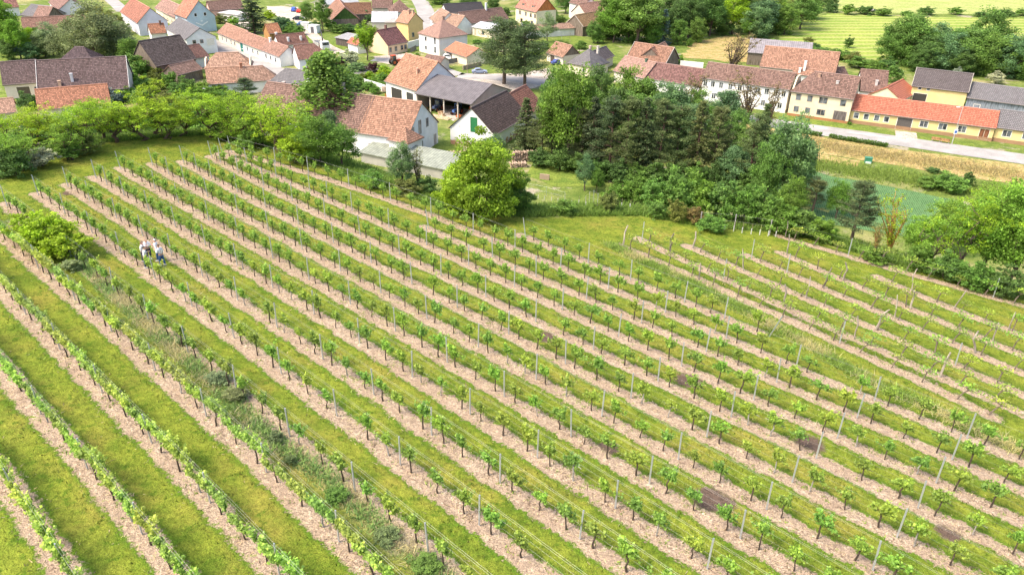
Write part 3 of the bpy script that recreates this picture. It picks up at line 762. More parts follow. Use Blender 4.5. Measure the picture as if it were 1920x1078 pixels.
# acacia belt on the bank, left to right
AB = [(12, 300, 212, 80, 'ac'), (45, 318, 226, 75, 'ac2'), (72, 288, 205, 85, 'ac'), (118, 283, 198, 90, 'ac'), (135, 300, 226, 70, 'ac2'), (165, 280, 200, 80, 'ac'), (196, 264, 180, 82, 'ac2'), (218, 268, 192, 88, 'ac'), (262, 264, 176, 92, 'ac'), (302, 258, 166, 82, 'ac'),
      (318, 262, 186, 84, 'ac'), (352, 256, 176, 86, 'ac'), (395, 258, 180, 88, 'ac'), (430, 256, 178, 80, 'ac'), (455, 268, 178, 92, 'ac'), (492, 272, 190, 82, 'ac2'), (520, 285, 184, 96, 'ac'), (548, 296, 214, 80, 'ac')]
for n, (x, y, t, w, c) in enumerate(AB):
    tree('acacia', (x, y), t + (-8, 8, -16, 10, -2, -18, 4)[n % 7], w * 1.15, c, 'acacia_tree', f"airy yellow-green acacia with thin dark limbs, {ordinal(n + 1)} from the left along the vineyard edge", 'tree', 'acacias along the upper vineyard edge', (0.11, 0.075, 0.05))
BB = [(30, 330, 268, 70, 'dg', 'dark green shadowy bush at the left end of the acacia belt'), (80, 312, 272, 62, 'wh', 'white flowering elder bush below the left acacias'), (160, 285, 250, 66, 'ol', 'olive bush with pale blossom under the acacias'), (128, 300, 262, 52, 'g', 'green bush beside the white flowering elder'),
      (20, 312, 246, 60, 'ac2', 'yellow-green bush at the far left picture edge below acacias'), (425, 264, 238, 50, 'ac2', 'low bush by the corner post of the upper vine row'),
      (475, 276, 236, 60, 'g', 'green bush behind the upper end of the boundary row'), (560, 306, 246, 70, 'ac', 'bright bush right of the last acacia')]
for n, (x, y, t, w, c) in enumerate([(25, 290, 240, 70, 'g'), (62, 276, 226, 66, 'dg'), (100, 268, 214, 70, 'g'), (140, 264, 210, 66, 'bg'), (175, 258, 202, 66, 'g'), (210, 252, 194, 64, 'dg'), (240, 250, 196, 60, 'ac2'), (275, 248, 190, 62, 'g'), (310, 246, 186, 60, 'ac2'), (340, 245, 190, 60, 'dg'), (372, 245, 190, 60, 'g'), (408, 246, 192, 60, 'ac2'), (440, 250, 196, 60, 'g'), (472, 256, 204, 60, 'ac2'), (505, 262, 208, 60, 'g'), (536, 270, 216, 60, 'ac')]):
    tree('bush', (x, y), t, w, c, 'undergrowth_bush', f"leafy undergrowth bush behind the acacia trunks, {ordinal(n + 1)} from the left", 'bush', 'undergrowth behind the acacia belt')
for x, y, t, w, c, lab in BB: tree('bush', (x, y), t, w, c, 'bush', lab, 'bush', 'bushes under the acacia belt')
trees('round', 'gb', 'leafy_tree', None, [(600, 308, 216, 88, 'bright green leafy tree in front of the orange roofed farmhouse wall'), (642, 312, 232, 84, 'bright green tree at the right end of the acacia belt'), (572, 300, 232, 70, 'bright green leafy tree just right of the acacia belt', 'ac2')])
trees('round', 'bg', 'leafy_tree', None, [(622, 290, 206, 54, 'blue-green leafy tree behind the bright green trees'), (755, 352, 268, 58, 'blue-green tree standing alone before the corrugated shed')])
tree('column', (622, 262), 102, 122, 'g', 'hornbeam_tree', 'tall dense pointed tree hiding the ridge of the long farmhouse')
tree('thin', (785, 356), 282, 50, 'ol', 'sparse_tree', 'thin sparse tree beside the lone blue-green tree')
trees('bush', 'dg', 'bush', None, [(800, 362, 330, 46, 'dark bush at the foot of the sparse tree'), (700, 352, 318, 50, 'green bush on the bank below the corrugated shed', 'g'), (760, 362, 335, 60, 'low bush under the lone blue-green tree', 'ol'), (850, 322, 296, 26, 'small dark bush at the right corner of the corrugated shed', 'g')], 'bush')
tree('bigbush', (908, 404), 252, 150, 'ye', 'hazel_bush', 'huge rounded light green bush at the vineyard corner', 'bush')
tree('bigbush', (862, 396), 300, 96, 'ac', 'hazel_bush', 'yellow-green bush merging into the left of the huge bush', 'bush')
tree('bigbush', (962, 392), 318, 84, 'gb', 'hazel_bush', 'deeper green bush merging into the right of the huge bush', 'bush')
tree('light', (925, 300), 250, 50, 'bg', 'leafy_tree', 'pale green small tree behind the huge light green bush')
# the grove in the middle
trees('round', 'gb', 'leafy_tree', None, [(1062, 305, 118, 118, 'tall bright green ash tree at the left of the grove'), (1035, 290, 128, 70, 'green tree behind the tall ash next to the dark barn roof', 'g'), (1205, 250, 148, 96, 'green leafy tree behind the spruces in front of pink roof', 'g'), (1172, 245, 128, 84, 'bright green tree in front of the weathered wood barn'), (1250, 262, 152, 84, 'blue-green tree behind the middle spruces', 'bg'),
      (1120, 228, 122, 66, 'deep green tree between ash and wood barn', 'dg'), (1350, 262, 168, 84, 'green tree before the long white house', 'bg'), (1300, 262, 170, 70, 'mid green tree behind the brown pines', 'g'),
      (1462, 395, 214, 108, 'big dense deciduous tree at the right edge of the grove', 'bg'), (1430, 400, 250, 74, 'leafy tree against the big dense tree at grove edge', 'g'), (1375, 352, 276, 92, 'rounded blue-green tree in front of the brown pines', 'bg'), (1478, 420, 330, 60, 'small bright tree at the foot of the big dense tree', 'gb')])
CON = [(985, 292, 182, 62, 'pn'), (1015, 300, 205, 56, 'pb'), (1108, 318, 180, 66, 'sp'), (1140, 330, 178, 78, 'sp'), (1170, 335, 190, 76, 'pn'), (1200, 338, 180, 72, 'pn'), (1232, 338, 188, 66, 'pb'), (1262, 336, 192, 70, 'pn'), (1300, 340, 186, 74, 'pb'), (1335, 338, 205, 62, 'pb'), (1090, 312, 206, 54, 'pb'), (1400, 360, 216, 64, 'pb'), (1415, 340, 190, 60, 'pn')]
for n, (x, y, t, w, c) in enumerate(sorted(CON)):
    tree('pine' if n % 3 else 'spruce', (x, y), t, w * 1.1, c, 'grove_pine' if n % 3 else 'grove_spruce', f"dark {'pine' if n % 3 else 'spruce'} with bare lower trunk, {ordinal(n + 1)} conifer from the left in the middle grove", 'tree', 'dark conifers of the middle grove', (0.13, 0.08, 0.06))
tree('light', (1096, 358), 293, 44, 'bg', 'sapling', 'small pale sapling on the lawn before the spruces')
tree('light', (1118, 362), 312, 30, 'gb', 'sapling', 'slim green sapling right of the pale sapling')
HB = [(1155, 382, 338, 54, 'gb'), (1190, 384, 330, 56, 'gb'), (1228, 392, 330, 66, 'g'), (1262, 398, 318, 76, 'g'), (1305, 404, 322, 88, 'gb'), (1350, 410, 330, 84, 'g'), (1392, 418, 342, 80, 'gb'), (1425, 424, 352, 70, 'g'), (1462, 434, 372, 76, 'gb'), (1500, 440, 388, 74, 'g'), (1538, 452, 404, 60, 'gb')]
for n, (x, y, t, w, c) in enumerate(HB):
    tree('bush', (x, y), t, w, c, 'hedge_bush', f"leafy green hedge bush, {ordinal(n + 1)} from the left in the line below the grove", 'bush', 'hedge bushes below the grove')
trees('bush', 'ol', 'bush', None, [(1140, 395, 358, 44, 'olive bush beside the staked young vines'), (1268, 414, 372, 40, 'yellow-brown shrub beside the wire fence', 'ol'), (1300, 418, 384, 42, 'reddish brown dead shrub beside the wire fence', 'br'), (1230, 408, 378, 40, 'dull green shrub left of the yellow-brown shrub', 'g'), (1330, 432, 404, 60, 'low bramble bush at the fence corner', 'g'), (1120, 348, 330, 24, 'tiny bush by the brick pier on the lawn', 'g'),
      (1060, 400, 372, 50, 'low weedy bush at the right foot of huge bush', 'g')], 'bush')
trees('pine', 'pb', 'grove_pine', None, [(1520, 408, 330, 62, 'brownish pine in front of the green crop field'), (1596, 452, 342, 82, 'dense dull pine beside the dead branched tree', 'pn')])
tree('round', (1566, 410), 336, 54, 'gb', 'leafy_tree', 'bright green tree between the two pines by the crop')
tree('thin', (1668, 470), 374, 92, 'ac', 'dying_tree', 'dying tree with bare orange branches above the vineyard edge', bark=(0.42, 0.23, 0.07))
tree('thin', (1640, 470), 420, 46, 'ol', 'dying_tree', 'small bare orange branched tree left of the dying tree', bark=(0.36, 0.2, 0.08))
RT = [(1742, 500, 372, 100, 'ac2'), (1790, 515, 352, 110, 'gb'), (1838, 520, 332, 120, 'g'), (1890, 535, 350, 120, 'g'), (1935, 540, 362, 110, 'ac2'), (1715, 485, 402, 66, 'ac2'), (1860, 470, 330, 90, 'bg'), (1765, 470, 372, 80, 'g')]
for n, (x, y, t, w, c) in enumerate(sorted(RT)):
    tree('acacia' if n % 2 else 'round', (x, y), t, w * 1.15, {'g': 'ac2', 'gb': 'ac', 'bg': 'ac2'}.get(c, c), 'leafy_tree', f"leafy green acacia, {ordinal(n + 1)} from the left in the clump at the right picture edge", 'tree', 'acacia clump at the right edge')
for n, (x, y, t, w, c) in enumerate([(1720, 505, 455, 60, 'gb'), (1770, 522, 470, 66, 'g'), (1822, 540, 482, 70, 'g'), (1880, 555, 492, 70, 'dg'), (1640, 490, 462, 50, 'gb')]):
    tree('bush', (x, y), t, w, c, 'bush', f"low bush under the right acacia clump, {ordinal(n + 1)} along the boundary row", 'bush', 'bushes under the right acacia clump')
trees('bush', 'g', 'field_hedge', None, [(1772, 356, 324, 76, 'trimmed oval hedge at the edge of the crop field'), (1738, 352, 328, 42, 'left end bush joined to the oval hedge'), (1812, 350, 318, 24, 'small round bush at right end of the oval hedge', 'dg'), (1750, 324, 314, 30, 'tiny bush above the oval hedge', 'dg')], 'hedge')
# bright bush growing over the left rows
tree('bush', (92, 470), 396, 104, 'ac', 'acacia_bush', 'bright green acacia bush swallowing the left vine rows', 'bush')
tree('bush', (122, 482), 424, 92, 'ac', 'acacia_bush', 'lower bright green bush joined to the right of the acacia bush', 'bush')
tree('bush', (56, 450), 392, 72, 'ac', 'acacia_bush', 'upper bright green bush joined to the left of the acacia bush', 'bush')
WB = [(520, 825, 808, 30, 'wi'), (445, 745, 728, 52, 'wi'), (410, 715, 698, 46, 'pale'), (345, 645, 630, 26, 'wi'), (545, 868, 856, 26, 'wi'), (630, 935, 924, 50, 'g'), (725, 1010, 999, 54, 'wi'), (800, 1062, 1050, 64, 'g'), (135, 505, 486, 40, 'pale')]
for n, (x, y, t, w, c) in enumerate(WB):
    tree('bush', (x, y), t, w, c, 'weed_bush', f"leafy weed clump, {ordinal(n + 1)} placed on the overgrown bank between left vine rows", 'weed', 'weed clumps on the left bank')
# filling the grove, the wood and the gardens
def fill(kind, name, text, cat, group, L, bark=(0.12, 0.09, 0.07)):
    for n, (x, y, t, w, c) in enumerate(sorted(L)): tree(kind, (x, y), t, w, c, name, f"{text}, {ordinal(n + 1)} from the left", cat, group, bark)
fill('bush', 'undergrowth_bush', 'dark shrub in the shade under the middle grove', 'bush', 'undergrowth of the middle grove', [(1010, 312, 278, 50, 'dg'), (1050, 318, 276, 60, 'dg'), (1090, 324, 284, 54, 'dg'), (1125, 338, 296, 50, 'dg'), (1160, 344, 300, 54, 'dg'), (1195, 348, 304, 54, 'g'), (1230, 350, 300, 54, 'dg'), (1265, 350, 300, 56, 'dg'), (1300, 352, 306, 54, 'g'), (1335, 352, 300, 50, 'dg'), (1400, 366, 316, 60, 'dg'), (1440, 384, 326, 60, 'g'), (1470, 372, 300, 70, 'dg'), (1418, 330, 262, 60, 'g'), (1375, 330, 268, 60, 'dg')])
fill('full', 'leafy_tree', 'full crowned tree standing deep inside the middle grove', 'tree', 'trees deep inside the middle grove', [(1040, 280, 150, 80, 'g'), (1095, 270, 160, 80, 'g'), (1150, 275, 160, 80, 'dg'), (1195, 285, 170, 84, 'g'), (1240, 288, 180, 84, 'dg'), (1285, 290, 190, 84, 'bg'), (1330, 290, 196, 84, 'g'), (1372, 300, 206, 80, 'g'), (1410, 320, 226, 80, 'g'), (1450, 340, 240, 90, 'bg'), (1485, 370, 262, 70, 'g'), (1225, 300, 210, 60, 'pn')])
fill('full', 'wood_tree', 'broad full crowned tree in the wood behind the village', 'tree', 'trees of the wood behind the village', [(1145, 74, -20, 70, 'g'), (1178, 78, -16, 76, 'gb'), (1212, 78, -6, 70, 'g'), (1255, 64, -24, 70, 'dg'), (1285, 68, -10, 60, 'dg'), (1312, 62, -24, 66, 'g'), (1340, 58, -26, 60, 'dg'), (1398, 58, -24, 64, 'dg'), (1418, 72, 10, 60, 'bg'), (1448, 60, -12, 66, 'ac2'), (1470, 66, 6, 56, 'g'), (1490, 46, -20, 60, 'ol'), (1515, 36, -16, 56, 'g'), (1530, 20, -20, 50, 'dg'), (1355, 66, 20, 44, 'dg'), (1305, 80, 30, 40, 'g'), (1225, 84, 40, 40, 'g'), (1268, 84, 36, 44, 'g')])
fill('full', 'meadow_tree', 'full crowned tree in the clump beside the mown meadow', 'tree', 'trees of the meadow clump', [(1668, 118, 44, 70, 'g'), (1705, 124, 30, 84, 'g'), (1738, 132, 62, 80, 'dg'), (1775, 136, 56, 84, 'bg'), (1812, 138, 50, 90, 'g'), (1850, 142, 56, 90, 'g'), (1888, 146, 72, 84, 'bg'), (1922, 150, 88, 70, 'g'), (1800, 142, 84, 60, 'dg'), (1720, 136, 90, 50, 'dg')])
fill('full', 'garden_tree', 'garden tree in the green belt behind the big farmhouse', 'tree', 'garden trees behind the big farmhouse', [(20, 98, 40, 50, 'ac2'), (56, 92, 50, 40, 'ac'), (86, 108, 60, 50, 'wi'), (75, 88, 50, 40, 'g'), (130, 112, 40, 70, 'wi'), (160, 120, 30, 76, 'wi'), (215, 124, 36, 80, 'wi'), (250, 134, 70, 56, 'g'), (275, 146, 100, 46, 'ac2'), (236, 152, 112, 40, 'gb'), (182, 60, 10, 60, 'ol'), (212, 66, 18, 56, 'ol'), (232, 92, 36, 50, 'wi'), (24, 114, 72, 40, 'dg'), (60, 112, 78, 40, 'bg')])
fill('bush', 'garden_bush', 'leafy garden bush between the low houses and acacia belt', 'bush', 'garden bushes above the acacia belt', [(250, 168, 132, 44, 'gb'), (275, 176, 142, 40, 'g'), (300, 172, 136, 36, 'ol'), (338, 186, 152, 44, 'g'), (366, 186, 158, 40, 'gb'), (398, 190, 160, 44, 'gb'), (428, 190, 166, 36, 'g'), (444, 196, 170, 34, 'dg'), (270, 200, 164, 50, 'g'), (312, 200, 170, 50, 'ol'), (355, 204, 174, 50, 'g'), (405, 206, 180, 50, 'g'), (240, 190, 160, 44, 'ac2'), (215, 196, 166, 40, 'bs'), (190, 196, 164, 40, 'wi')])
fill('bush', 'garden_bush', 'leafy shrub in the walled garden by the workshop barn', 'bush', 'shrubs in the walled garden', [(650, 150, 128, 32, 'g'), (664, 158, 136, 30, 'gb'), (680, 150, 136, 28, 'ol'), (700, 160, 142, 30, 'ac2'), (716, 152, 136, 26, 'g'), (660, 172, 148, 34, 'dg'), (690, 170, 152, 32, 'g'), (704, 176, 160, 24, 'gb'), (640, 140, 122, 28, 'g'), (720, 138, 122, 24, 'ac')])
fill('bush', 'bank_bush', 'bramble bush on the bank below the mown meadow', 'bush', 'bramble bushes on the meadow bank', [(1440, 92, 74, 50, 'g'), (1470, 98, 80, 46, 'ol'), (1500, 96, 76, 44, 'g'), (1540, 106, 88, 50, 'g'), (1580, 112, 92, 50, 'g'), (1610, 128, 104, 50, 'g'), (1640, 140, 112, 44, 'gb'), (1600, 118, 96, 36, 'ol'), (1660, 138, 108, 40, 'dg')])
fill('bush', 'village_bush', 'shrub among the gardens in the centre of the village', 'bush', 'garden shrubs in the village centre', [(590, 58, 38, 30, 'g'), (622, 58, 38, 30, 'gb'), (648, 58, 44, 30, 'g'), (676, 62, 46, 26, 'dg'), (700, 66, 48, 24, 'ol'), (560, 66, 46, 30, 'g'), (535, 54, 32, 36, 'bg'), (426, 30, 14, 30, 'g'), (440, 48, 30, 24, 'ac2'), (820, 96, 84, 14, 'g'), (920, 88, 70, 26, 'gb'), (956, 78, 64, 24, 'g'), (1004, 96, 80, 30, 'ac2'), (1020, 92, 76, 26, 'g'), (1062, 94, 78, 26, 'ol'), (1090, 92, 76, 26, 'g'), (1120, 82, 60, 30, 'g'), (1140, 74, 46, 40, 'dg'), (900, 24, 8, 26, 'ac2'), (948, 30, 14, 24, 'dg'), (1050, 44, 28, 30, 'g'), (1035, 38, 20, 30, 'dg'), (985, 50, 38, 20, 'g'), (782, 108, 98, 14, 'g'), (796, 64, 56, 14, 'g')])
# village greenery
trees('round', 'ac2', 'leafy_tree', None, [(14, 100, -14, 74, 'yellow-green tall tree at the top left corner'), (40, 112, 34, 46, 'bright yellow-green tree at the left behind the farm'), (606, 60, -6, 40, 'round green tree beside the wooden ivy barn', 'gb'), (577, 50, 2, 30, 'darker green tree left of the round green tree', 'g'), (1112, 82, 40, 34, 'dense round tree in front of the mossy barn', 'g'),
   (1195, 84, -22, 110, 'huge green tree left of the blue spruce', 'g'), (1150, 80, -6, 70, 'big green tree beside the mossy barn', 'gb'), (1290, 72, -20, 60, 'dark green tree right of the blue spruce', 'dg'), (1265, 76, 0, 50, 'dark tree close behind the blue spruce', 'dg'), (1330, 68, -14, 66, 'dark green tree left of the bright yellow tree', 'dg'), (1372, 64, -16, 62, 'bright yellow-green tree with visible trunk at the wood edge', 'ac'),
   (1425, 66, -10, 66, 'blue-green tree right of the bright yellow tree', 'bg'), (1462, 62, 0, 56, 'broad green tree at the right end of the wood', 'g'), (1500, 56, -16, 66, 'dark leafy tree by the mown meadow corner', 'g'), (1404, 72, 30, 36, 'bright bushy tree at the foot of the wood', 'gb'),
   (1690, 118, 22, 92, 'tall dark green tree at the left of meadow clump', 'g'), (1750, 122, 42, 86, 'green tree in the middle of the meadow clump', 'bg'), (1790, 128, 52, 84, 'dense green tree right of centre in the meadow clump', 'g'), (1838, 126, 14, 96, 'tallest tree of the meadow clump behind the grey barn', 'g'), (1880, 134, 62, 86, 'green tree at the right of the meadow clump', 'bg'), (1925, 140, 68, 70, 'tree at the right picture edge of the meadow clump', 'g'), (1860, 138, 78, 66, 'lower tree before the tallest meadow tree', 'bg'),
   (880, 24, -16, 40, 'dark tree behind the long white barn at the top', 'dg'), (925, 28, -10, 30, 'dark green tree beside the dormer house', 'dg'), (1060, 26, -12, 44, 'dark tree between dormer house and white house', 'dg'), (975, 10, -30, 50, 'dark trees behind the dormer house', 'dg')])
tree('light', (190, 128), 8, 118, 'wi', 'willow_tree', 'large grey-green willow behind the left farmhouse')
tree('light', (240, 118), 60, 70, 'wi', 'willow_tree', 'smaller grey-green willow right of the large willow')
tree('light', (100, 104), 44, 60, 'pale', 'willow_tree', 'pale silvery tree left of the large willow')
tree('light', (40, 112), 78, 36, 'bs', 'olive_tree', 'small silver-grey tree beside the left farmhouse roof')
tree('light', (1026, 80), 26, 40, 'pale', 'pale_tree', 'pale airy tree in front of the long tiled wall')
trees('bigpine', 'pn', 'black_pine', None, [(945, 158, 40, 98, 'left of the two large black pines by the road'), (984, 166, 50, 86, 'right of the two large black pines by the road')])
trees('pine', 'pn', 'black_pine', None, [(464, 192, 148, 52, 'small black pine behind the acacia belt', 'sp'), (178, 180, 116, 44, 'scraggy sparse pine in front of the dark farm roof', 'ol')])
tree('fir', (478, 64), -34, 66, 'sp', 'spruce_tree', 'large dark spruce in the village street')
tree('spruce', (1242, 84), 17, 38, 'bs', 'blue_spruce', 'silvery blue spruce at the edge of the wood')
tree('birch', (690, 114), 40, 56, 'ac', 'birch_tree', 'weeping birch in front of the peach coloured bungalow')
trees('thin', 'br', 'walnut_tree', None, [(1370, 135, 66, 92, 'brownish young-leaved walnut tree behind the long white house'), (1296, 225, 142, 74, 'sparse brown tree in front of the long white house'), (1400, 228, 146, 84, 'sparse brown tree by the white house windows', 'br'), (1440, 240, 160, 50, 'thin brown tree at the right corner of white house'), (1486, 56, 18, 30, 'thin olive tree at the meadow edge', 'ol')])
trees('bush', 'g', 'bush', None, [(262, 152, 96, 56, 'tall green bush beside the dark farm roof gable'), (322, 172, 132, 40, 'round bright bush among the row of green bushes', 'gb'), (352, 174, 144, 36, 'dark bush right of the round bright bush'), (384, 178, 150, 40, 'green bush in the middle of the bush row', 'gb'), (412, 178, 150, 38, 'green bush at the right end of bush row', 'gb'), (296, 152, 122, 38, 'olive flowering bush left of the old low barn', 'ol'),
   (55, 206, 172, 46, 'dark conical bush beside the orange tiled roof', 'dg'), (35, 178, 160, 34, 'dark ivy bush by the farmhouse porch', 'dg'), (657, 122, 92, 42, 'white flowering bush left of the birch', 'wh'), (700, 136, 116, 26, 'dark red bush below the birch', 'rd'), (668, 134, 118, 44, 'low spreading juniper beside the dark red bush', 'bg'), (604, 136, 117, 32, 'yellow-green bush by the white hipped house', 'ac'),
   (640, 124, 104, 24, 'dark red shrub behind the white flowering bush', 'rd'), (694, 150, 132, 20, 'bright garden shrub in the walled garden', 'ac'), (712, 164, 150, 34, 'green shrub row inside the walled garden', 'g'), (722, 146, 128, 28, 'yellow-green shrub by the orange barn', 'ac'), (672, 168, 140, 34, 'dark garden shrub right of the pointed tree', 'g'), (530, 60, 30, 42, 'grey-green bush by the village lane', 'bg'), (545, 64, 44, 26, 'small green bush by the lane bend', 'g'),
   (415, 44, 26, 30, 'low pale bush beside the white shed', 'ol'), (506, 38, 18, 24, 'yellow-green shrub beside the large spruce', 'ac'), (634, 62, 44, 30, 'clipped hedge in front of wooden ivy barn', 'g'), (660, 60, 46, 36, 'clipped green hedge right of the first hedge', 'dg'), (700, 54, 38, 24, 'white flowering bush by the beige wall', 'wh'), (692, 46, 18, 22, 'slim green tree by the grey roof', 'bg'),
   (820, 8, -14, 50, 'green bush beside the top road', 'gb'), (1040, 115, 84, 22, 'green bush beside the small wooden hut', 'g'), (1003, 108, 88, 30, 'shrub by the bus stop', 'ac2'), (1048, 112, 99, 12, 'small yellow bush in front of wooden hut', 'ye'), (1068, 112, 88, 40, 'hedge behind the small wooden hut', 'g'), (1270, 120, 100, 26, 'round green bush behind the wooden barn', 'ac2'), (1292, 88, 70, 14, 'tiny green tree in the dry clearing', 'gb'),
   (895, 82, 74, 24, 'clipped bush beside the carport', 'gb'), (987, 46, 38, 6, 'small cone shrub by the dormer house', 'ac'), (1590, 90, 68, 20, 'lone dark bush on the meadow slope', 'dg'), (1525, 94, 80, 30, 'dark bush below the meadow bank', 'dg'), (1515, 82, 68, 22, 'small bush on the meadow bank', 'ol'), (1672, 154, 118, 36, 'green bush behind the red tiled shed', 'g'), (1592, 234, 228, 10, 'clipped round shrub by the yellow house gate', 'gb'),
   (1790, 150, 124, 20, 'white flowering bush behind the dark roofed barn', 'wh'), (1865, 158, 132, 34, 'white flowering bush at the grey barn roof', 'wh'), (1562, 112, 90, 34, 'leafy bush above the orange barn roof', 'g'), (1440, 108, 92, 50, 'scrub on the bank behind the grey barn', 'ol')], 'bush')
tree('round', (1785, 198), 146, 60, 'g', 'leafy_tree', 'wide green tree in the courtyard behind the long yellow house')
for n, (x, y, t, w) in enumerate([(1558, 24, 2, 26), (1590, 28, 6, 30), (1622, 28, 10, 36), (1656, 30, 14, 34), (1735, 28, 12, 32), (1790, 28, 12, 30), (1880, 30, 18, 40), (1915, 30, 16, 30), (1560, 10, -8, 24), (1700, 30, 20, 28), (1840, 32, 22, 34)]):
    tree('bush', (x, y), t, w, 'g' if n % 2 else 'dg', 'field_bush', f"bush on the far field boundary beyond the meadow, {ordinal(n + 1)} of the line", 'bush', 'bushes on the far field boundary')
# ------------------------------------------------------------------ houses
BROWN = (0.25, 0.155, 0.125); ORANGE = (0.40, 0.225, 0.155); RED = (0.50, 0.18, 0.115); DARK = (0.135, 0.115, 0.115); GREY = (0.19, 0.18, 0.185); PINK = (0.40, 0.25, 0.20); TAN = (0.42, 0.275, 0.20)
WHITE = (0.80, 0.79, 0.78); CREAM = (0.80, 0.72, 0.56); YELLOW = (0.80, 0.63, 0.30); PALEY = (0.80, 0.70, 0.48); WOOD = (0.19, 0.155, 0.125); BROWNP = (0.09, 0.06, 0.05); BEIGE = (0.66, 0.60, 0.52)
def uv_mesh(name, faces, mat):
    """faces: list of (pts, uvs)"""
    V, Fc, U = [], [], []
    for p, u in faces:
        Fc.append(tuple(range(len(V), len(V) + len(p)))); V += [tuple(q) for q in p]; U += [tuple(q) for q in u]
    me = mesh_np(name, V, Fc, mat); l = me.uv_layers.new(name='uv')
    l.data.foreach_set('uv', np.array(U, np.float32).ravel()); return me
def roof_faces(L, D, he, hr, hl, hr_, oe=.35, og=.22, mono=False, th=.16):
    """local: eave along x at y=0, away from it +y"""
    x0, x1 = -og, L + og; y0 = -oe; half = D if mono else D / 2; sl = (hr - he) / half
    z0 = he - oe * sl; out = []
    def slab(pts, udir, vdir):
        o = Vector(pts[0]); uv = lambda p: ((Vector(p) - o).dot(udir), (Vector(p) - o).dot(vdir))
        out.append((pts, [uv(p) for p in pts]))
        low = [(p[0], p[1], p[2] - th) for p in pts]
        out.append((low[::-1], [(0, 0)] * len(low)))
        for i in range(len(pts)):
            j = (i + 1) % len(pts); q = [pts[i], low[i], low[j], pts[j]]; out.append((q, [(0.02, .05), (.02, .04), (.03, .04), (.03, .05)]))
    u = Vector((1, 0, 0)); c = math.hypot(1, sl)
    if mono:
        yb = D + .1; slab([(x0, y0, z0), (x1, y0, z0), (x1, yb, hr + .1 * sl), (x0, yb, hr + .1 * sl)], u, Vector((0, 1 / c, sl / c))); return out
    a = min(hl * half, L / 2 - .01); b = min(hr_ * half, L / 2 - .01)
    rx0 = x0 + (a + og if hl else 0); rx1 = x1 - (b + og if hr_ else 0)
    if hl: x0 = -oe
    if hr_: x1 = L + oe
    yb = D + oe
    slab([(x0, y0, z0), (x1, y0, z0), (rx1, half, hr), (rx0, half, hr)], u, Vector((0, 1 / c, sl / c)))
    slab([(x1, yb, z0), (x0, yb, z0), (rx0, half, hr), (rx1, half, hr)], -u, Vector((0, -1 / c, sl / c)))
    if hl: slab([(x0, yb, z0), (x0, y0, z0), (rx0, half, hr)], Vector((0, -1, 0)), Vector((.77, 0, .64)))
    if hr_: slab([(x1, y0, z0), (x1, yb, z0), (rx1, half, hr)], Vector((0, 1, 0)), Vector((-.77, 0, .64)))
    return out
def window(root, face, u, z, w, h, L, D, frame=(0.85, 0.84, 0.82), pane=None, name='window', panemat=None, bars=0):
    """face 'f' front (y=0), 'l' left gable (x=0), 'r' right gable (x=L); u metres along the face"""
    fr = MB(); t = .11; pr = .05
    fr.box(-w / 2 - t, w / 2 + t, -pr, .02, -t, 0); fr.box(-w / 2 - t, w / 2 + t, -pr, .02, h, h + t)
    fr.box(-w / 2 - t, -w / 2, -pr, .02, 0, h); fr.box(w / 2, w / 2 + t, -pr, .02, 0, h)
    for b in range(bars): xb = -w / 2 + w * (b + 1) / (bars + 1); fr.box(xb - .03, xb + .03, -pr * .9, .0, 0, h)
    o = fr.build(name, M['paint'], root, frame)
    p = MB(); p.box(-w / 2, w / 2, -.018, .01, 0, h); c = p.build('panel' if name != 'window' else 'pane', panemat or M['glass'], o, pane)  # in openings, gateway and arch this dark panel paints the inside shade
    if face == 'f': o.location = (u, 0, z)
    elif face == 'l': o.location = (0, D - u, z); o.rotation_euler = (0, 0, -math.pi / 2)
    else: o.location = (L, u, z); o.rotation_euler = (0, 0, math.pi / 2)
    return o
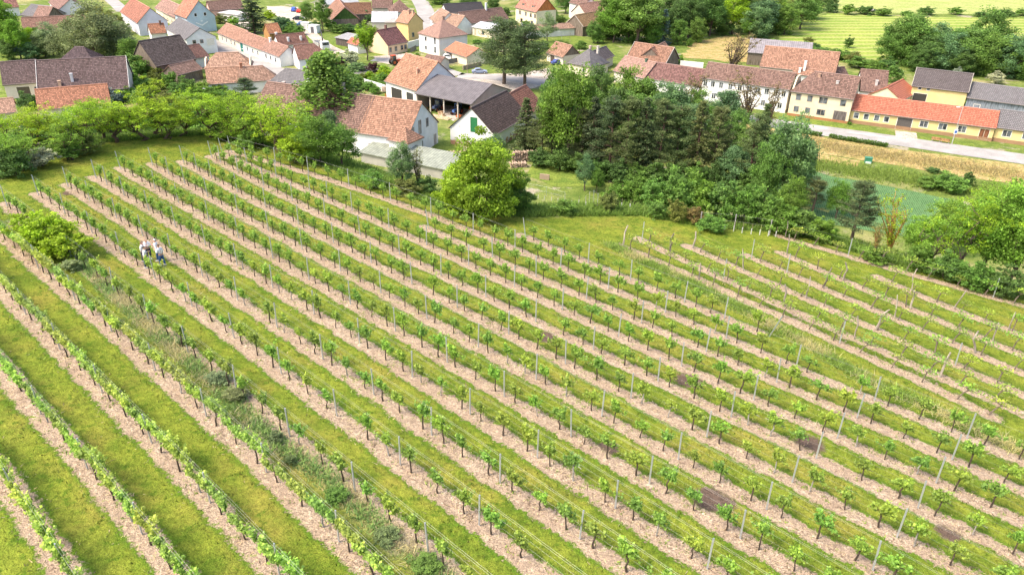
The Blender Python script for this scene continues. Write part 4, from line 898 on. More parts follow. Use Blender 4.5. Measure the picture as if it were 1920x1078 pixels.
def house(name, label, A, B, he, R, slope=40, hips=(0, 0), wall=WHITE, roof=BROWN, rmat='tile', wmat='wall', mono=False, depth=None, wins=(), chims=(), plinth=None, gable=None, gmat='wood', cat='house', open_front=False, group=None, verge=None, dorm=()):
    a = atz(*A, he); b = atz(*B, he); d = b - a; L = math.hypot(d[0], d[1]); d = d / L; n = np.array([-d[1], d[0], 0])
    tn = math.tan(math.radians(slope)); ok = None
    for s in ((1, -1) if n[:2] @ a[:2] > 0 else (-1, 1)):
        nn = n * s; rd_ = ray(*R); den = rd_[2] - tn * (nn @ rd_)
        t = (he - CZ - tn * (nn @ (a - CAM))) / den; P = CAM + rd_ * t; half = nn @ (P - a)
        if t > 0 and .8 < half < 16: ok = (nn, half, s); break
    if ok is None: nn, half, s = (n if n[:2] @ a[:2] > 0 else -n), 4.0, (1 if n[:2] @ a[:2] > 0 else -1)
    else: nn, half, s = ok
    if not ok: print('NOHALF', label)
    if depth: half = depth if mono else depth / 2
    D = half if mono else 2 * half; hr = he + half * tn
    if s < 0: a, d = b, -d; hips = hips[::-1]
    rot = math.atan2(d[1], d[0]); root = thing(name, label, cat, (a[0], a[1], hz1(*a[:2]) * 0), rot, group)
    w = MB(); hz_ = he
    if open_front:
        w.box(0, .3, 0, D, -.5, he); w.box(L - .3, L, 0, D, -.5, he); w.box(0, L, D - .3, D, -.5, hr - .25 if mono else he)
        for q in range(1, open_front):
            p = MB(); p.box(-.13, .13, .1, .36, -.2, he); p.build('post', M['paint'], root, (0.55, .5, .45), loc=(L * q / open_front, 0, 0))
    elif mono: w.prism([(0, -.5), (0, 0)], 0, 0) if False else w.box(0, L, 0, D, -.5, he)
    else: w.box(0, L, 0, D, -.5, he)
    gls = []
    if not mono:
        for hp, x0, x1 in ((hips[0], 0, .3), (hips[1], L - .3, L)):
            if hp >= .9: continue
            tgt = w
            if gable: tgt = MB(); gls.append(tgt)
            top = hr - .2 - (hp * .4 * (hr - he) if hp else 0)
            b0 = len(tgt.v); k = (top - he) / (hr - he)
            prof = [(0, he), (D, he), (D - D / 2 * k, top - .02), (D / 2 * k, top - .02)] if hp else [(0, he), (D, he), (D / 2, hr - .12)]
            nv = len(prof); tgt.v += [(x0, y, z) for y, z in prof] + [(x1, y, z) for y, z in prof]
            tgt.f.append(tuple(b0 + i for i in range(nv))); tgt.f.append(tuple(b0 + nv + i for i in range(nv))[::-1])
            for i in range(nv): tgt.f.append((b0 + i, b0 + nv + i, b0 + nv + (i + 1) % nv, b0 + (i + 1) % nv))
    else:
        w.v += [(0, 0, he), (0, D, he), (0, D, hr - .18), (L, 0, he), (L, D, he), (L, D, hr - .18)]; b0 = len(w.v) - 6
        w.f += [(b0, b0 + 1, b0 + 2), (b0 + 3, b0 + 5, b0 + 4), (b0 + 1, b0 + 4, b0 + 5, b0 + 2)]
    w.build('wall', M[wmat], root, wall)
    for gl in gls: gl.build('gable', M[gmat], root, gable)
    if plinth:
        p = MB(); p.box(-.04, L + .04, -.05, 0, -.5, plinth[0]); p.box(-.05, 0, 0, D, -.5, plinth[0]); p.box(L, L + .05, 0, D, -.5, plinth[0]); p.build('plinth', M['wall'], root, plinth[1])
    ro = obj('roof', uv_mesh('roof', roof_faces(L, D, he, hr, hips[0], hips[1], mono=mono), M[rmat]), root, roof)
    if rmat != 'sheet':
        if not mono:
            rc = MB(); x0 = -.2 + (hips[0] * half + .2 if hips[0] else 0); x1 = L + .2 - (hips[1] * half + .2 if hips[1] else 0)
            if x1 - x0 > .5: rc.tube([(x0, D / 2, hr + .02), (x1, D / 2, hr + .02)], .13, 6); rc.build('ridge_cap', M['paint'], ro, tuple(c * 1.1 for c in roof))
        g = MB(); g.tube([(-.2, -.42, he - .3), (L + .2, -.42, he - .3)], .07, 6); g.build('gutter', M['paint'], ro, (0.22, .19, .18))
    if verge:
        vg = MB()
        for x in (-.26, L + .20):
            for y0, z0, y1, z1 in ((-.35, he - .3, D / 2, hr + .05), (D + .35, he - .3, D / 2, hr + .05)):
                vg.v += [(x, y0, z0 - .05), (x + .08, y0, z0 - .05), (x + .08, y1, z1 - .05), (x, y1, z1 - .05), (x, y0, z0 + .14), (x + .08, y0, z0 + .14), (x + .08, y1, z1 + .14), (x, y1, z1 + .14)]; b0 = len(vg.v) - 8
                vg.f += [tuple(b0 + i for i in q) for q in ((0, 1, 2, 3), (7, 6, 5, 4), (0, 4, 5, 1), (3, 2, 6, 7), (0, 3, 7, 4), (1, 5, 6, 2))]
        vg.build('verge_board', M['paint'], ro, verge)
    for cu, cv, ch, cc in chims:
        y = D / 2 * cv; zz = he + (hr - he) * (cv if cv <= 1 else 2 - cv); m = MB(); m.box(-.28, .28, -.28, .28, -.6, ch); m.box(-.34, .34, -.34, .34, ch, ch + .12)
        m.build('chimney', M['wall'], ro, cc, loc=(cu * L, y, zz))
    for du, dw in dorm:
        m = MB(); z = he + .35; y0 = D / 2 * .22; y1 = D / 2 * .85; m.box(-dw / 2, dw / 2, y0, y1, z, z + 1.25); dm = m.build('dormer', M['wall'], ro, wall, loc=(du * L, 0, 0))
        rf = MB(); rf.v += [(-dw / 2 - .2, y0 - .25, z + 1.2), (dw / 2 + .2, y0 - .25, z + 1.2), (0, y0 - .25, z + 1.95), (-dw / 2 - .2, y1 + .6, z + 1.2), (dw / 2 + .2, y1 + .6, z + 1.2), (0, y1 + .6, z + 1.95)]; rf.f += [(0, 1, 2), (3, 5, 4), (0, 2, 5, 3), (1, 4, 5, 2), (0, 3, 4, 1)]
        rf.build('dormer_roof', M['paint'], dm, roof); gw = MB(); gw.box(-dw / 2 + .2, dw / 2 - .2, y0 - .03, y0, z + .25, z + 1.05); gw.build('pane', M['glass'], dm)
    for q in wins:
        f, u, z, ww, hh = q[:5]; k = q[5] if len(q) > 5 else {}
        window(root, f, u * (L if f == 'f' else D), z, ww, hh, L, D, **k)
    return root
W1 = dict(frame=(.82, .8, .78)); WB_ = dict(frame=(.30, .17, .10), bars=1); DR = lambda c: dict(name='door', pane=c, panemat=M['wood'], frame=(.7, .66, .6)); GATE = lambda c: dict(name='gate', pane=c, panemat=M['wood'], frame=(.45, .4, .36))
SH = lambda c: dict(pane=c, panemat=M['paint'], frame=(.75, .72, .68))
def fw_(us, z, w, h, k=W1, f='f'): return [(f, u, z, w, h, k) for u in us]
H = house
# --- right hand street
H('white_house', 'long two-storey white house with brown roof behind sparse trees', (1318, 144), (1480, 166), 5.8, (1410, 127), wins=fw_((.04, .13, .23, .34, .45, .56, .66, .76, .86, .95), 3.7, .9, 1.3, dict(frame=(.85, .84, .82), bars=1)) + fw_((.05, .16, .3, .45, .6, .74, .84, .93), 1.0, .9, 1.3, dict(frame=(.85, .84, .82), bars=1)))
H('yellow_house', 'two-storey pale yellow house with half-hipped brown roof and wooden gate', (1485, 169), (1600, 184), 5.8, (1575, 140), hips=(.75, 0), wall=PALEY, plinth=(.55, (.42, .2, .09)), wins=fw_((.13, .32), 3.75, 1.0, 1.3, dict(frame=(.5, .42, .33))) + [('f', .54, 3.75, 1.7, 1.3, dict(frame=(.5, .42, .33), bars=1)), ('f', .86, 3.75, 1.1, 1.3, dict(frame=(.5, .42, .33)))] + fw_((.13, .32), 1.1, 1.0, 1.2, dict(frame=(.5, .42, .33))) + [('f', .54, 1.1, 1.7, 1.2, dict(frame=(.5, .42, .33), bars=1)), ('f', .85, 0.02, 2.6, 2.5, GATE((.15, .13, .125)))], chims=[(.36, .8, .5, TAN), (.68, .6, .3, (.5, .48, .46))])
H('yellow_house', 'long single-storey yellow house with bright red roof and gateway arch', (1597, 204), (1867, 238), 3.2, (1740, 193), roof=RED, rmat='newtile', wall=YELLOW, plinth=(.75, (.36, .22, .13)), wins=fw_((.045, .118, .195, .265), 1.25, .95, 1.15, dict(frame=(.88, .86, .82))) + [('f', .395, .02, 2.9, 2.6, dict(name='gateway', pane=(.10, .09, .085), panemat=M['paint'], frame=(.85, .82, .76)))] + fw_((.53, .66, .79), 1.2, 1.5, 1.25, dict(frame=(.86, .82, .75), bars=1)) + [('f', .94, .35, 1.7, 2.1, dict(name='door', pane=(.22, .09, .05), panemat=M['wood'], frame=(.8, .74, .6), bars=1))])  # gateway has no hole; its dark panel paints the shade inside
H('yellow_house', 'yellow house with grey roof and brown garage door at the right edge', (1869, 236), (1975, 250), 3.3, (1900, 208), roof=GREY, rmat='slate', wall=YELLOW, plinth=(.75, (.36, .22, .13)), wins=fw_((.22, .58, .86), 1.35, 1.5, 1.25, dict(frame=(.86, .82, .75), bars=1)) + [('f', .13, -.1, 2.4, .75, dict(name='garage_door', pane=(.3, .14, .06), panemat=M['wood'], frame=(.45, .28, .18)))], chims=[(.5, .5, .6, WHITE)])
H('orange_house', 'small orange-roofed wing with tall white chimney between two street houses', (1487, 137), (1525, 141), 3.4, (1506, 128), roof=ORANGE, chims=[(.5, .7, 2.2, WHITE), (.3, .3, .9, WHITE)])
H('orange_barn', 'large orange tiled barn behind the white street house', (1426, 123), (1565, 137), 4.2, (1500, 92), roof=ORANGE, wall=BEIGE)
H('grey_barn', 'barn with weathered grey sheet roof behind the walnut tree', (1403, 97), (1520, 106), 3.8, (1465, 76), 26, roof=(.25, .23, .24), rmat='sheet', wall=WOOD, wmat='wood')
H('brown_barn', 'brown tiled barn behind the pale yellow house', (1612, 168), (1662, 172), 3.6, (1630, 131), wall=WHITE, chims=[(.6, .3, .9, (.6, .58, .55))])
H('small_barn', 'little brown-roofed wooden shed beside the brown tiled barn', (1570, 142), (1590, 140), 3.0, (1580, 126), wall=WOOD, wmat='wood')
H('red_shed', 'open red-tiled shed set diagonally behind the long yellow house', (1690, 187), (1718, 171), 3.0, (1673, 159), 32, roof=RED, rmat='newtile', wall=PALEY)
H('yellow_barn', 'yellow barn with dark grey roof and large dark opening', (1712, 159), (1815, 171), 5.2, (1780, 134), roof=DARK, rmat='slate', wall=YELLOW, wins=[('f', .18, .02, 2.9, 3.3, dict(name='opening', pane=(.05, .045, .04), panemat=M['paint'], frame=(.85, .8, .66)))] + fw_((.14, .3), 4.3, .6, .5, W1), verge=(.5, .46, .4))  # opening is a dark panel on the wall, painted as inside shade
H('grey_barn', 'long grey barn with grey roof and blue-grey doors at right edge', (1815, 181), (1985, 204), 4.0, (1878, 161), 32, roof=GREY, rmat='slate', wall=(.22, .25, .29), wmat='wood', wins=[('f', .13, .02, 1.2, 2.4, DR((.2, .23, .27)))])
# --- middle: farmyard beside the grove
H('brown_house', 'low house with dark brown roof left of the long white house', (1208, 144), (1318, 161), 3.2, (1270, 123), roof=(.23, .125, .11), wins=fw_((.3, .5, .66, .85), 1.0, .9, 1.2))
H('pink_house', 'low house with plain pinkish roof beside the wooden barn', (1152, 131), (1208, 145), 3.2, (1200, 111), roof=PINK, rmat='newtile', wall=BEIGE, chims=[(.72, .95, .5, (.08, .14, .1))])
H('wooden_barn', 'tall barn with grey board gable and brown tiled roof', (1176, 107), (1248, 118), 4.6, (1195, 80), wall=WOOD, wmat='wood', gable=WOOD, roof=(.34, .19, .13), verge=(.5, .47, .43))
H('wooden_barn', 'smaller brown-roofed barn joined to the tall board-gabled barn', (1246, 118), (1270, 106), 4.2, (1240, 82), wall=WOOD, wmat='wood', roof=(.34, .19, .13))
H('grey_house', 'grey hip-roofed cottage left of the tall wooden barn', (1066, 116), (1107, 124), 3.0, (1105, 92), hips=(.9, .9), roof=GREY, rmat='slate', wall=CREAM, chims=[(.85, 1.1, 1.3, (.55, .5, .46)), (.5, 1.1, 1.0, (.55, .42, .36))], wins=fw_((.7,), .9, .7, 1.0))
H('grey_house', 'second grey roofed wing behind the hip-roofed cottage', (1118, 116), (1150, 103), 3.0, (1128, 90), roof=DARK, rmat='slate', wall=CREAM)
H('wooden_hut', 'small hut with dark board gable and orange-brown roof', (1026, 98), (1056, 106), 2.6, (1052, 81), roof=(.38, .22, .15), wall=BEIGE, gable=WOOD, wins=[('f', .35, .02, 1.8, 2.0, DR((.1, .075, .065)))])
H('white_farmhouse', 'white gabled farmhouse with orange roof nearest the vineyard', (672, 246), (762, 259), 4.5, (745, 186), roof=ORANGE, wall=(.78, .79, .83), wins=fw_((.25, .62, .82), 1.2, .9, 1.1, dict(frame=(.3, .26, .24))) + [('r', .2, 4.3, .8, 1.4, dict(frame=(.3, .26, .24))), ('r', .42, 3.9, .9, 2.5, dict(frame=(.3, .26, .24))), ('r', .66, 4.6, .8, 1.5, dict(frame=(.3, .26, .24))), ('r', .22, .9, 1.0, 1.5, dict(frame=(.3, .26, .24))), ('r', .45, .3, .9, 1.9, dict(frame=(.3, .26, .24))), ('r', .9, .0, 1.0, 2.2, DR((.35, .33, .33)))])
H('brown_farmhouse', 'older brown roofed wing with chimneys left of the white farmhouse', (470, 214), (672, 246), 4.5, (530, 157), roof=BROWN, wall=WHITE, chims=[(.12, 1.2, 1.0, (.6, .5, .45)), (.62, 1.1, 1.5, (.6, .52, .48)), (.74, .9, 2.4, (.62, .52, .48))])
H('turret_roof', 'small pyramid-roofed orange tiled porch at the white gable', (729, 259), (764, 266), 4.4, (753, 237), 40, hips=(1, 1), roof=ORANGE, wall=WHITE, cat='porch')
H('old_barn', 'old barn with peeling white gable, green shutter and dark brown roof', (926, 250), (988, 214), 3.6, (919, 185), 42, roof=(.12, .085, .075), wmat='oldwall', wall=(.80, .79, .77), wins=[('l', .55, 3.3, 1.3, 2.7, dict(name='shutter', pane=(.03, .19, .07), panemat=M['paint'], frame=(.03, .15, .06)))])
H('red_barn', 'reddish tiled barn wing behind the old peeling barn', (990, 213), (1018, 196), 3.6, (975, 165), 42, roof=(.30, .14, .10), wall=BEIGE)
H('orange_barn', 'barn with weathered orange roof and white open workshop front', (723, 150), (781, 168), 4.2, (798, 110), roof=(.43, .235, .15), wall=WHITE, wins=[('f', .35, .02, 4.2, 2.9, dict(name='opening', pane=(.045, .04, .04), panemat=M['paint'], frame=(.8, .79, .77))), ('f', .78, .02, 2.6, 2.9, dict(name='opening', pane=(.05, .05, .055), panemat=M['paint'], frame=(.8, .79, .77)))], chims=[(.7, .5, .9, (.55, .33, .24))])  # workshop openings are near-black panels with the inside shade in their colour
H('open_shed', 'large open farm shed with dark corrugated roof full of machinery', (780, 174), (884, 194), 4.0, (898, 153), 20, roof=(.15, .135, .14), rmat='sheet', wall=(.4, .36, .33), open_front=4, cat='shed')
H('sheet_shed', 'long low shed with pale grey corrugated roof behind the bank', (676, 284), (838, 317), 2.1, (797, 276), 10, roof=(.27, .29, .235), rmat='sheet', mono=True, wall=(.4, .38, .34), cat='shed')
# --- centre of the village
H('white_villa', 'white two-storey villa with pyramid orange roof in village centre', (823, 70), (876, 63), 5.7, (834, 37), 36, hips=(1, 1), roof=PINK, rmat='newtile', wall=(.78, .75, .73), wins=[('l', .35, 3.6, .9, 1.2, W1), ('l', .8, 3.3, 1.0, 1.9, W1), ('l', .35, 1.0, .9, 1.2, W1), ('l', .8, .8, 1.0, 1.8, W1)], chims=[(.62, 1.25, 1.6, (.3, .2, .16))])
H('carport', 'carport with fresh orange roof sheltering a white car', (834, 93), (876, 106), 2.7, (880, 86), 26, roof=(.50, .23, .14), rmat='newtile', wall=CREAM, cat='carport', wins=[('f', .2, 0.02, 3.0, 2.2, dict(name='opening', pane=(.06, .055, .05), panemat=M['paint'], frame=(.7, .62, .5)))])  # opening is a flat panel coloured as the shade under the carport
H('low_shed', 'low brown-roofed shed in front of the white villa', (793, 113), (825, 118), 2.4, (812, 104), 30, roof=BROWN, wall=BEIGE, cat='shed')
H('peach_bungalow', 'peach bungalow with dark red-brown roof behind the birch', (727, 84), (763, 77), 3.2, (727, 54), roof=(.22, .105, .10), wall=(.80, .62, .42), wins=fw_((.12, .4, .72, .9), .9, .9, 1.2, dict(frame=(.4, .28, .2))), chims=[(.45, 1.0, 1.0, (.22, .12, .1))])
H('white_annex', 'small white annex with red roof left of the birch', (652, 79), (670, 84), 2.8, (664, 72), 38, roof=RED, wall=WHITE)
H('ochre_house', 'tall ochre yellow house with orange roof by the main road', (743, 39), (765, 43), 5.6, (763, 22), roof=(.50, .27, .18), rmat='newtile', wall=(.72, .52, .25), wins=[('r', .3, .9, .9, 1.3, dict(frame=(.3, .25, .2)))], chims=[(.6, .8, 1.2, (.5, .35, .25)), (.9, .9, 1.0, (.5, .35, .25))])
H('beige_building', 'flat beige windowless building left of the ochre house', (722, 42), (762, 42), 4.6, (745, 37), 5, roof=(.55, .5, .45), rmat='slate', wall=(.62, .55, .44), mono=True)
H('tool_shed', 'low open-sided sheds with flat grey roofs beside the green lawn', (629, 70), (667, 77), 2.4, (648, 61), 8, roof=(.32, .31, .31), rmat='sheet', mono=True, wall=(.12, .1, .09), wmat='wood', cat='shed')
H('wooden_barn', 'wooden barn with ivy covered gable and patchy orange roof', (612, 17), (623, 37), 3.4, (643, 10), roof=(.36, .2, .14), wall=WOOD, wmat='wood', gable=(.06, .11, .03), gmat='wood')
H('grey_barn', 'grey sheet roofed barn at the right of the ivy barn', (697, 41), (745, 41), 3.6, (720, 22), 24, roof=(.42, .42, .43), rmat='sheet', wall=BEIGE)
H('brown_house', 'brown hip-roofed house beside the main road at top', (734, 22), (772, 21), 4.2, (752, 0), hips=(.9, .9), roof=BROWN, wall=WHITE)
H('brown_barn', 'brown roofed barn covered in red creeper at the top edge', (648, 26), (697, 25), 4.0, (670, 6), roof=(.25, .13, .08), wall=WOOD, wmat='wood')
H('brown_barn', 'brown roofed barn at the top edge right of the creeper barn', (698, 14), (735, 14), 4.0, (715, -6), roof=BROWN, wall=BEIGE)
H('grey_barn', 'pale grey metal roof at the top edge above the creeper barn', (612, 9), (672, 3), 4.0, (640, -6), 20, roof=(.38, .39, .40), rmat='sheet', wall=BEIGE)
H('white_shop', 'brown hip-roofed white corner house beside the main road', (806, 33), (822, 44), 3.4, (832, 18), hips=(.5, 0), roof=TAN, wall=WHITE)
H('white_barn', 'long white barn with brown roof and white flue pipe', (873, 44), (953, 34), 3.4, (900, 19), wall=WHITE, chims=[(.62, .95, 2.2, WHITE)], wins=fw_((.12,), .4, .8, 1.0))
H('brown_house', 'low house with light brown roof in front of the dark roof', (812, 41), (858, 49), 3.4, (838, 25), roof=TAN, wall=WHITE)
H('dark_barn', 'barn with nearly black roof behind the long white barn', (838, 24), (908, 20), 4.2, (870, 6), roof=(.075, .07, .075), rmat='slate', wall=WHITE)
H('white_bungalow', 'cream bungalow with pale grey low roof', (886, 50), (930, 58), 2.9, (917, 43), 17, roof=(.48, .48, .49), rmat='sheet', wall=CREAM, wins=[('f', .12, .1, 1.0, 2.1, DR((.5, .42, .3))), ('f', .45, .8, 1.2, 1.2, dict(frame=(.35, .24, .16)))])
H('dormer_house', 'cream house with two dormers and orange boarded gable', (967, 13), (1006, 22), 5.6, (1000, -8), 44, roof=(.48, .23, .17), rmat='newtile', wall=(.80, .73, .52), gable=(.5, .19, .07), wins=fw_((.22, .5, .74, .94), 3.2, 1.0, 1.3, dict(frame=(.5, .35, .22))) + fw_((.3, .8), .6, 1.4, 1.3, dict(frame=(.5, .35, .22))) + [('r', .5, 4.2, .8, 1.1, W1), ('r', .6, 1.2, .8, 1.2, W1)], dorm=[(.25, 1.5), (.72, 1.5)])
H('tiled_wall', 'long white garden wall under a narrow tiled roof', (963, 58), (1091, 51), 2.7, (1030, 46), 28, wall=WHITE, roof=(.42, .27, .2), cat='wall', chims=[(.15, 1, .8, WHITE)])
H('mossy_barn', 'wooden barn with mossy yellow-spotted roof behind the tiled wall', (1093, 49), (1136, 41), 3.6, (1107, 24), roof=(.36, .23, .12), wall=WOOD, wmat='wood', verge=(.5, .46, .42))
H('orange_barn', 'pinkish orange roofed barn behind the mossy barn', (1098, 26), (1142, 20), 4.2, (1115, 4), roof=(.45, .25, .18), wall=BEIGE)
H('white_house', 'white two-storey house at the top edge beside dark trees', (1068, 4), (1094, 11), 5.8, (1088, -8), wall=WHITE, wins=fw_((.35, .75), .6, 1.1, 1.6, dict(frame=(.1, .2, .14))))
# --- left of the picture
H('street_house', 'cream house at the left end of the white street terrace', (408, 60), (447, 76), 3.1, (444, 51), 36, roof=(.42, .24, .17), wall=CREAM, wins=fw_((.2, .4, .62, .8), .9, .8, 1.2), group='joined terrace houses')
H('street_house', 'pale green middle house of the street terrace with teal gate', (447, 76), (489, 92), 3.1, (484, 68), 36, roof=(.39, .22, .16), wall=(.72, .76, .62), wins=[('f', .12, .02, 1.9, 2.5, GATE((.03, .17, .15)))] + fw_((.38, .62, .84), .9, 1.0, 1.2), group='joined terrace houses')
H('street_house', 'white house at the right end of the street terrace', (489, 92), (524, 105), 3.1, (518, 80), 36, roof=(.36, .21, .16), wall=WHITE, wins=fw_((.25, .5, .76), .9, 1.1, 1.2), group='joined terrace houses', chims=[(.1, .9, 1.0, WHITE)])
H('white_house', 'low white house with hipped brown roof and brown door at the lane corner', (560, 110), (621, 105), 3.2, (580, 83), hips=(0, 1), roof=(.29, .155, .12), wall=(.78, .79, .81), wins=[('f', .3, .02, 1.4, 2.3, DR((.22, .08, .06)))])
H('brown_house', 'brown roofed courtyard house with white chimneys behind the terrace', (524, 84), (577, 79), 2.8, (530, 65), roof=(.25, .13, .10), wall=WHITE, chims=[(.05, 1.2, 1.0, WHITE), (.35, .3, .9, WHITE), (.8, .3, .9, WHITE)])
H('garden_hut', 'small orange wooden garden hut beside the large spruce', (505, 62), (527, 60), 2.4, (508, 45), 40, roof=(.48, .22, .12), wall=(.42, .23, .10), wmat='wood', cat='hut')
H('grey_house', 'white gabled house with grey roof facing the street terrace', (312, 52), (349, 73), 4.8, (364, 48), 32, roof=GREY, rmat='slate', wall=(.78, .79, .8), wins=[('r', .25, 3.2, .8, .9, dict(frame=(.4, .3, .25))), ('r', .5, 3.2, .8, .9, dict(frame=(.4, .3, .25))), ('r', .8, 2.4, 2.0, 1.8, SH((.7, .68, .6)))])
H('dark_barn', 'huge barn with blackish weathered roof behind the green bushes', (292, 122), (366, 108), 4.2, (315, 69), 46, roof=(.14, .11, .10), wall=WOOD, wmat='wood')
H('brown_lean_to', 'small brown lean-to roof with creeper beside the grey roofed house', (366, 108), (391, 104), 3.0, (372, 83), 30, roof=(.20, .11, .09), wall=WHITE)
H('old_house', 'low old house with sagging brown roof below the huge dark barn', (333, 139), (378, 128), 2.7, (346, 117), 34, roof=(.30, .19, .15), wall=WOOD, wmat='wood')
H('orange_house', 'low white house with patchy orange roof above the bush row', (390, 156), (452, 152), 3.1, (405, 127), roof=(.48, .28, .19), wall=WHITE)
H('orange_house', 'brown-orange roofed house continuing right from the patchy orange roof', (452, 152), (521, 147), 3.1, (485, 124), hips=(0, .9), roof=(.40, .25, .18), wall=WHITE, chims=[(.08, 1.0, .9, (.45, .2, .12))])
H('orange_house', 'light orange hip-roofed house along the street behind the low houses', (384, 127), (470, 124), 3.0, (420, 99), hips=(.8, .8), roof=(.50, .31, .22), wall=CREAM)
H('grey_roof_house', 'grey roofed house partly hidden by the tall pointed tree', (500, 156), (572, 163), 3.4, (562, 131), hips=(.9, .3), roof=GREY, rmat='slate', wall=WHITE)
H('farmhouse', 'large farmhouse with dark purple-brown roof at the left', (72, 173), (240, 163), 3.4, (150, 110), 42, roof=(.165, .115, .11), wall=(.74, .66, .58), verge=(.72, .7, .68), chims=[(.24, .18, .9, (.6, .42, .3)), (.38, .3, 1.5, (.62, .64, .66))])
H('farmhouse', 'lower dark-roofed wing with arched porch at the left edge', (6, 157), (73, 152), 3.6, (40, 114), 42, roof=(.165, .115, .11), wall=(.74, .66, .58), wins=[('f', .5, .2, 2.6, 2.3, dict(name='arch', pane=(.10, .08, .06), panemat=M['paint'], frame=(.76, .7, .6))), ('f', .9, .6, 1.0, 1.6, dict(frame=(.2, .18, .17)))])  # arch is filled by a panel, the porch shade put into its colour
H('tower_house', 'dark pyramid roof rising behind the large farmhouse', (114, 110), (172, 111), 5.0, (136, 88), 42, hips=(1, 1), roof=(.12, .085, .09), wall=(.7, .6, .5))
H('orange_house', 'bright orange tiled roof in front of the large farmhouse', (72, 204), (206, 192), 3.2, (140, 162), 36, roof=(.45, .21, .13), wall=CREAM)
H('tan_house', 'light tan tiled roof with skylight strip at the left edge', (-30, 214), (28, 208), 3.0, (15, 184), 30, roof=(.46, .28, .2), wall=CREAM)
H('white_house', 'white gabled house with red roof and sloping white side wall', (226, 21), (258, 42), 4.4, (268, 8), 42, roof=(.40, .18, .125), wall=(.72, .72, .80))
H('blue_house', 'light blue gabled house with wing emblem on its gable', (327, 25), (350, 33), 5.2, (359, -2), 46, roof=(.48, .24, .16), wall=(.50, .62, .68), wins=[('r', .32, 5.2, .8, 1.0, W1), ('r', .66, 5.2, .8, 1.0, W1)])
H('cream_house', 'long cream house with small windows left of the blue house', (291, 14), (328, 32), 3.6, (316, 1), roof=PINK, wall=CREAM, wins=fw_((.2, .4, .6, .8), 1.0, .7, 1.0))
H('pink_house', 'long brown roof over a pink wall right of the blue house', (394, 19), (456, 15), 3.6, (420, 1), roof=BROWN, wall=(.74, .48, .42))
H('white_shed', 'small white shed before the pink wall', (410, 24), (446, 28), 2.6, (425, 19), 8, roof=(.6, .58, .56), rmat='sheet', mono=True, wall=WHITE, wins=[('f', .6, .3, 1.0, 1.5, DR((.12, .08, .06)))], cat='shed')
H('orange_house', 'little orange roof with chimney beside the white gabled red house', (283, 62), (311, 60), 2.6, (303, 44), roof=(.42, .2, .12), wall=WHITE, chims=[(.8, .9, 1.0, (.2, .13, .1))])
H('white_hall', 'white-gabled hall with brown roof at the upper left', (92, 3), (109, 19), 3.8, (131, -2), 36, roof=(.30, .18, .15), wall=WHITE)
H('brown_barn', 'long barn with brown roof behind the willows', (44, 60), (162, 54), 3.4, (100, 31), roof=(.32, .18, .135), wall=BEIGE)
H('grey_house', 'small grey roofed shed at upper left beside the hall', (40, 27), (78, 31), 2.8, (62, 9), 30, roof=GREY, rmat='slate', wall=(.3, .28, .27))
H('brown_shed', 'small brown gabled shed at the upper left', (62, 32), (88, 34), 2.6, (78, 12), 42, roof=(.33, .2, .16), wall=WOOD, wmat='wood')
H('red_house', 'brown red roof at the top edge behind the upper left trees', (4, 14), (34, 12), 3.4, (20, -6), roof=(.36, .18, .14), wall=WHITE)
# emblem on the blue gable, flush pieces standing proud of the plaster
bh = [o for o in bpy.data.objects if o.get('label', '').startswith('light blue gabled')][0]
em = MB(); gL = [c for c in children_of(bh) if c.name.startswith('wall')][0]
xs = max(v.co.x for v in gL.data.vertices); ys = max(v.co.y for v in gL.data.vertices)
for sgn in (-1, 1):
    em.v += [(xs + .05, ys / 2, 2.0), (xs + .05, ys / 2, 2.45), (xs + .05, ys / 2 + sgn * 1.9, 3.35), (xs + .05, ys / 2 + sgn * 2.1, 3.1)]; b0 = len(em.v) - 4; em.f.append((b0, b0 + 1, b0 + 2, b0 + 3))
em.v += [(xs + .05, ys / 2 - .5, 3.6), (xs + .05, ys / 2, 3.35), (xs + .05, ys / 2 + .5, 3.6), (xs + .05, ys / 2, 3.85)]; b0 = len(em.v) - 4; em.f.append((b0, b0 + 1, b0 + 2, b0 + 3))
e = em.build('emblem', M['paint'], bh, (.8, .82, .8)); sm = e.modifiers.new('thick', 'SOLIDIFY'); sm.thickness = .04; sm.offset = 0

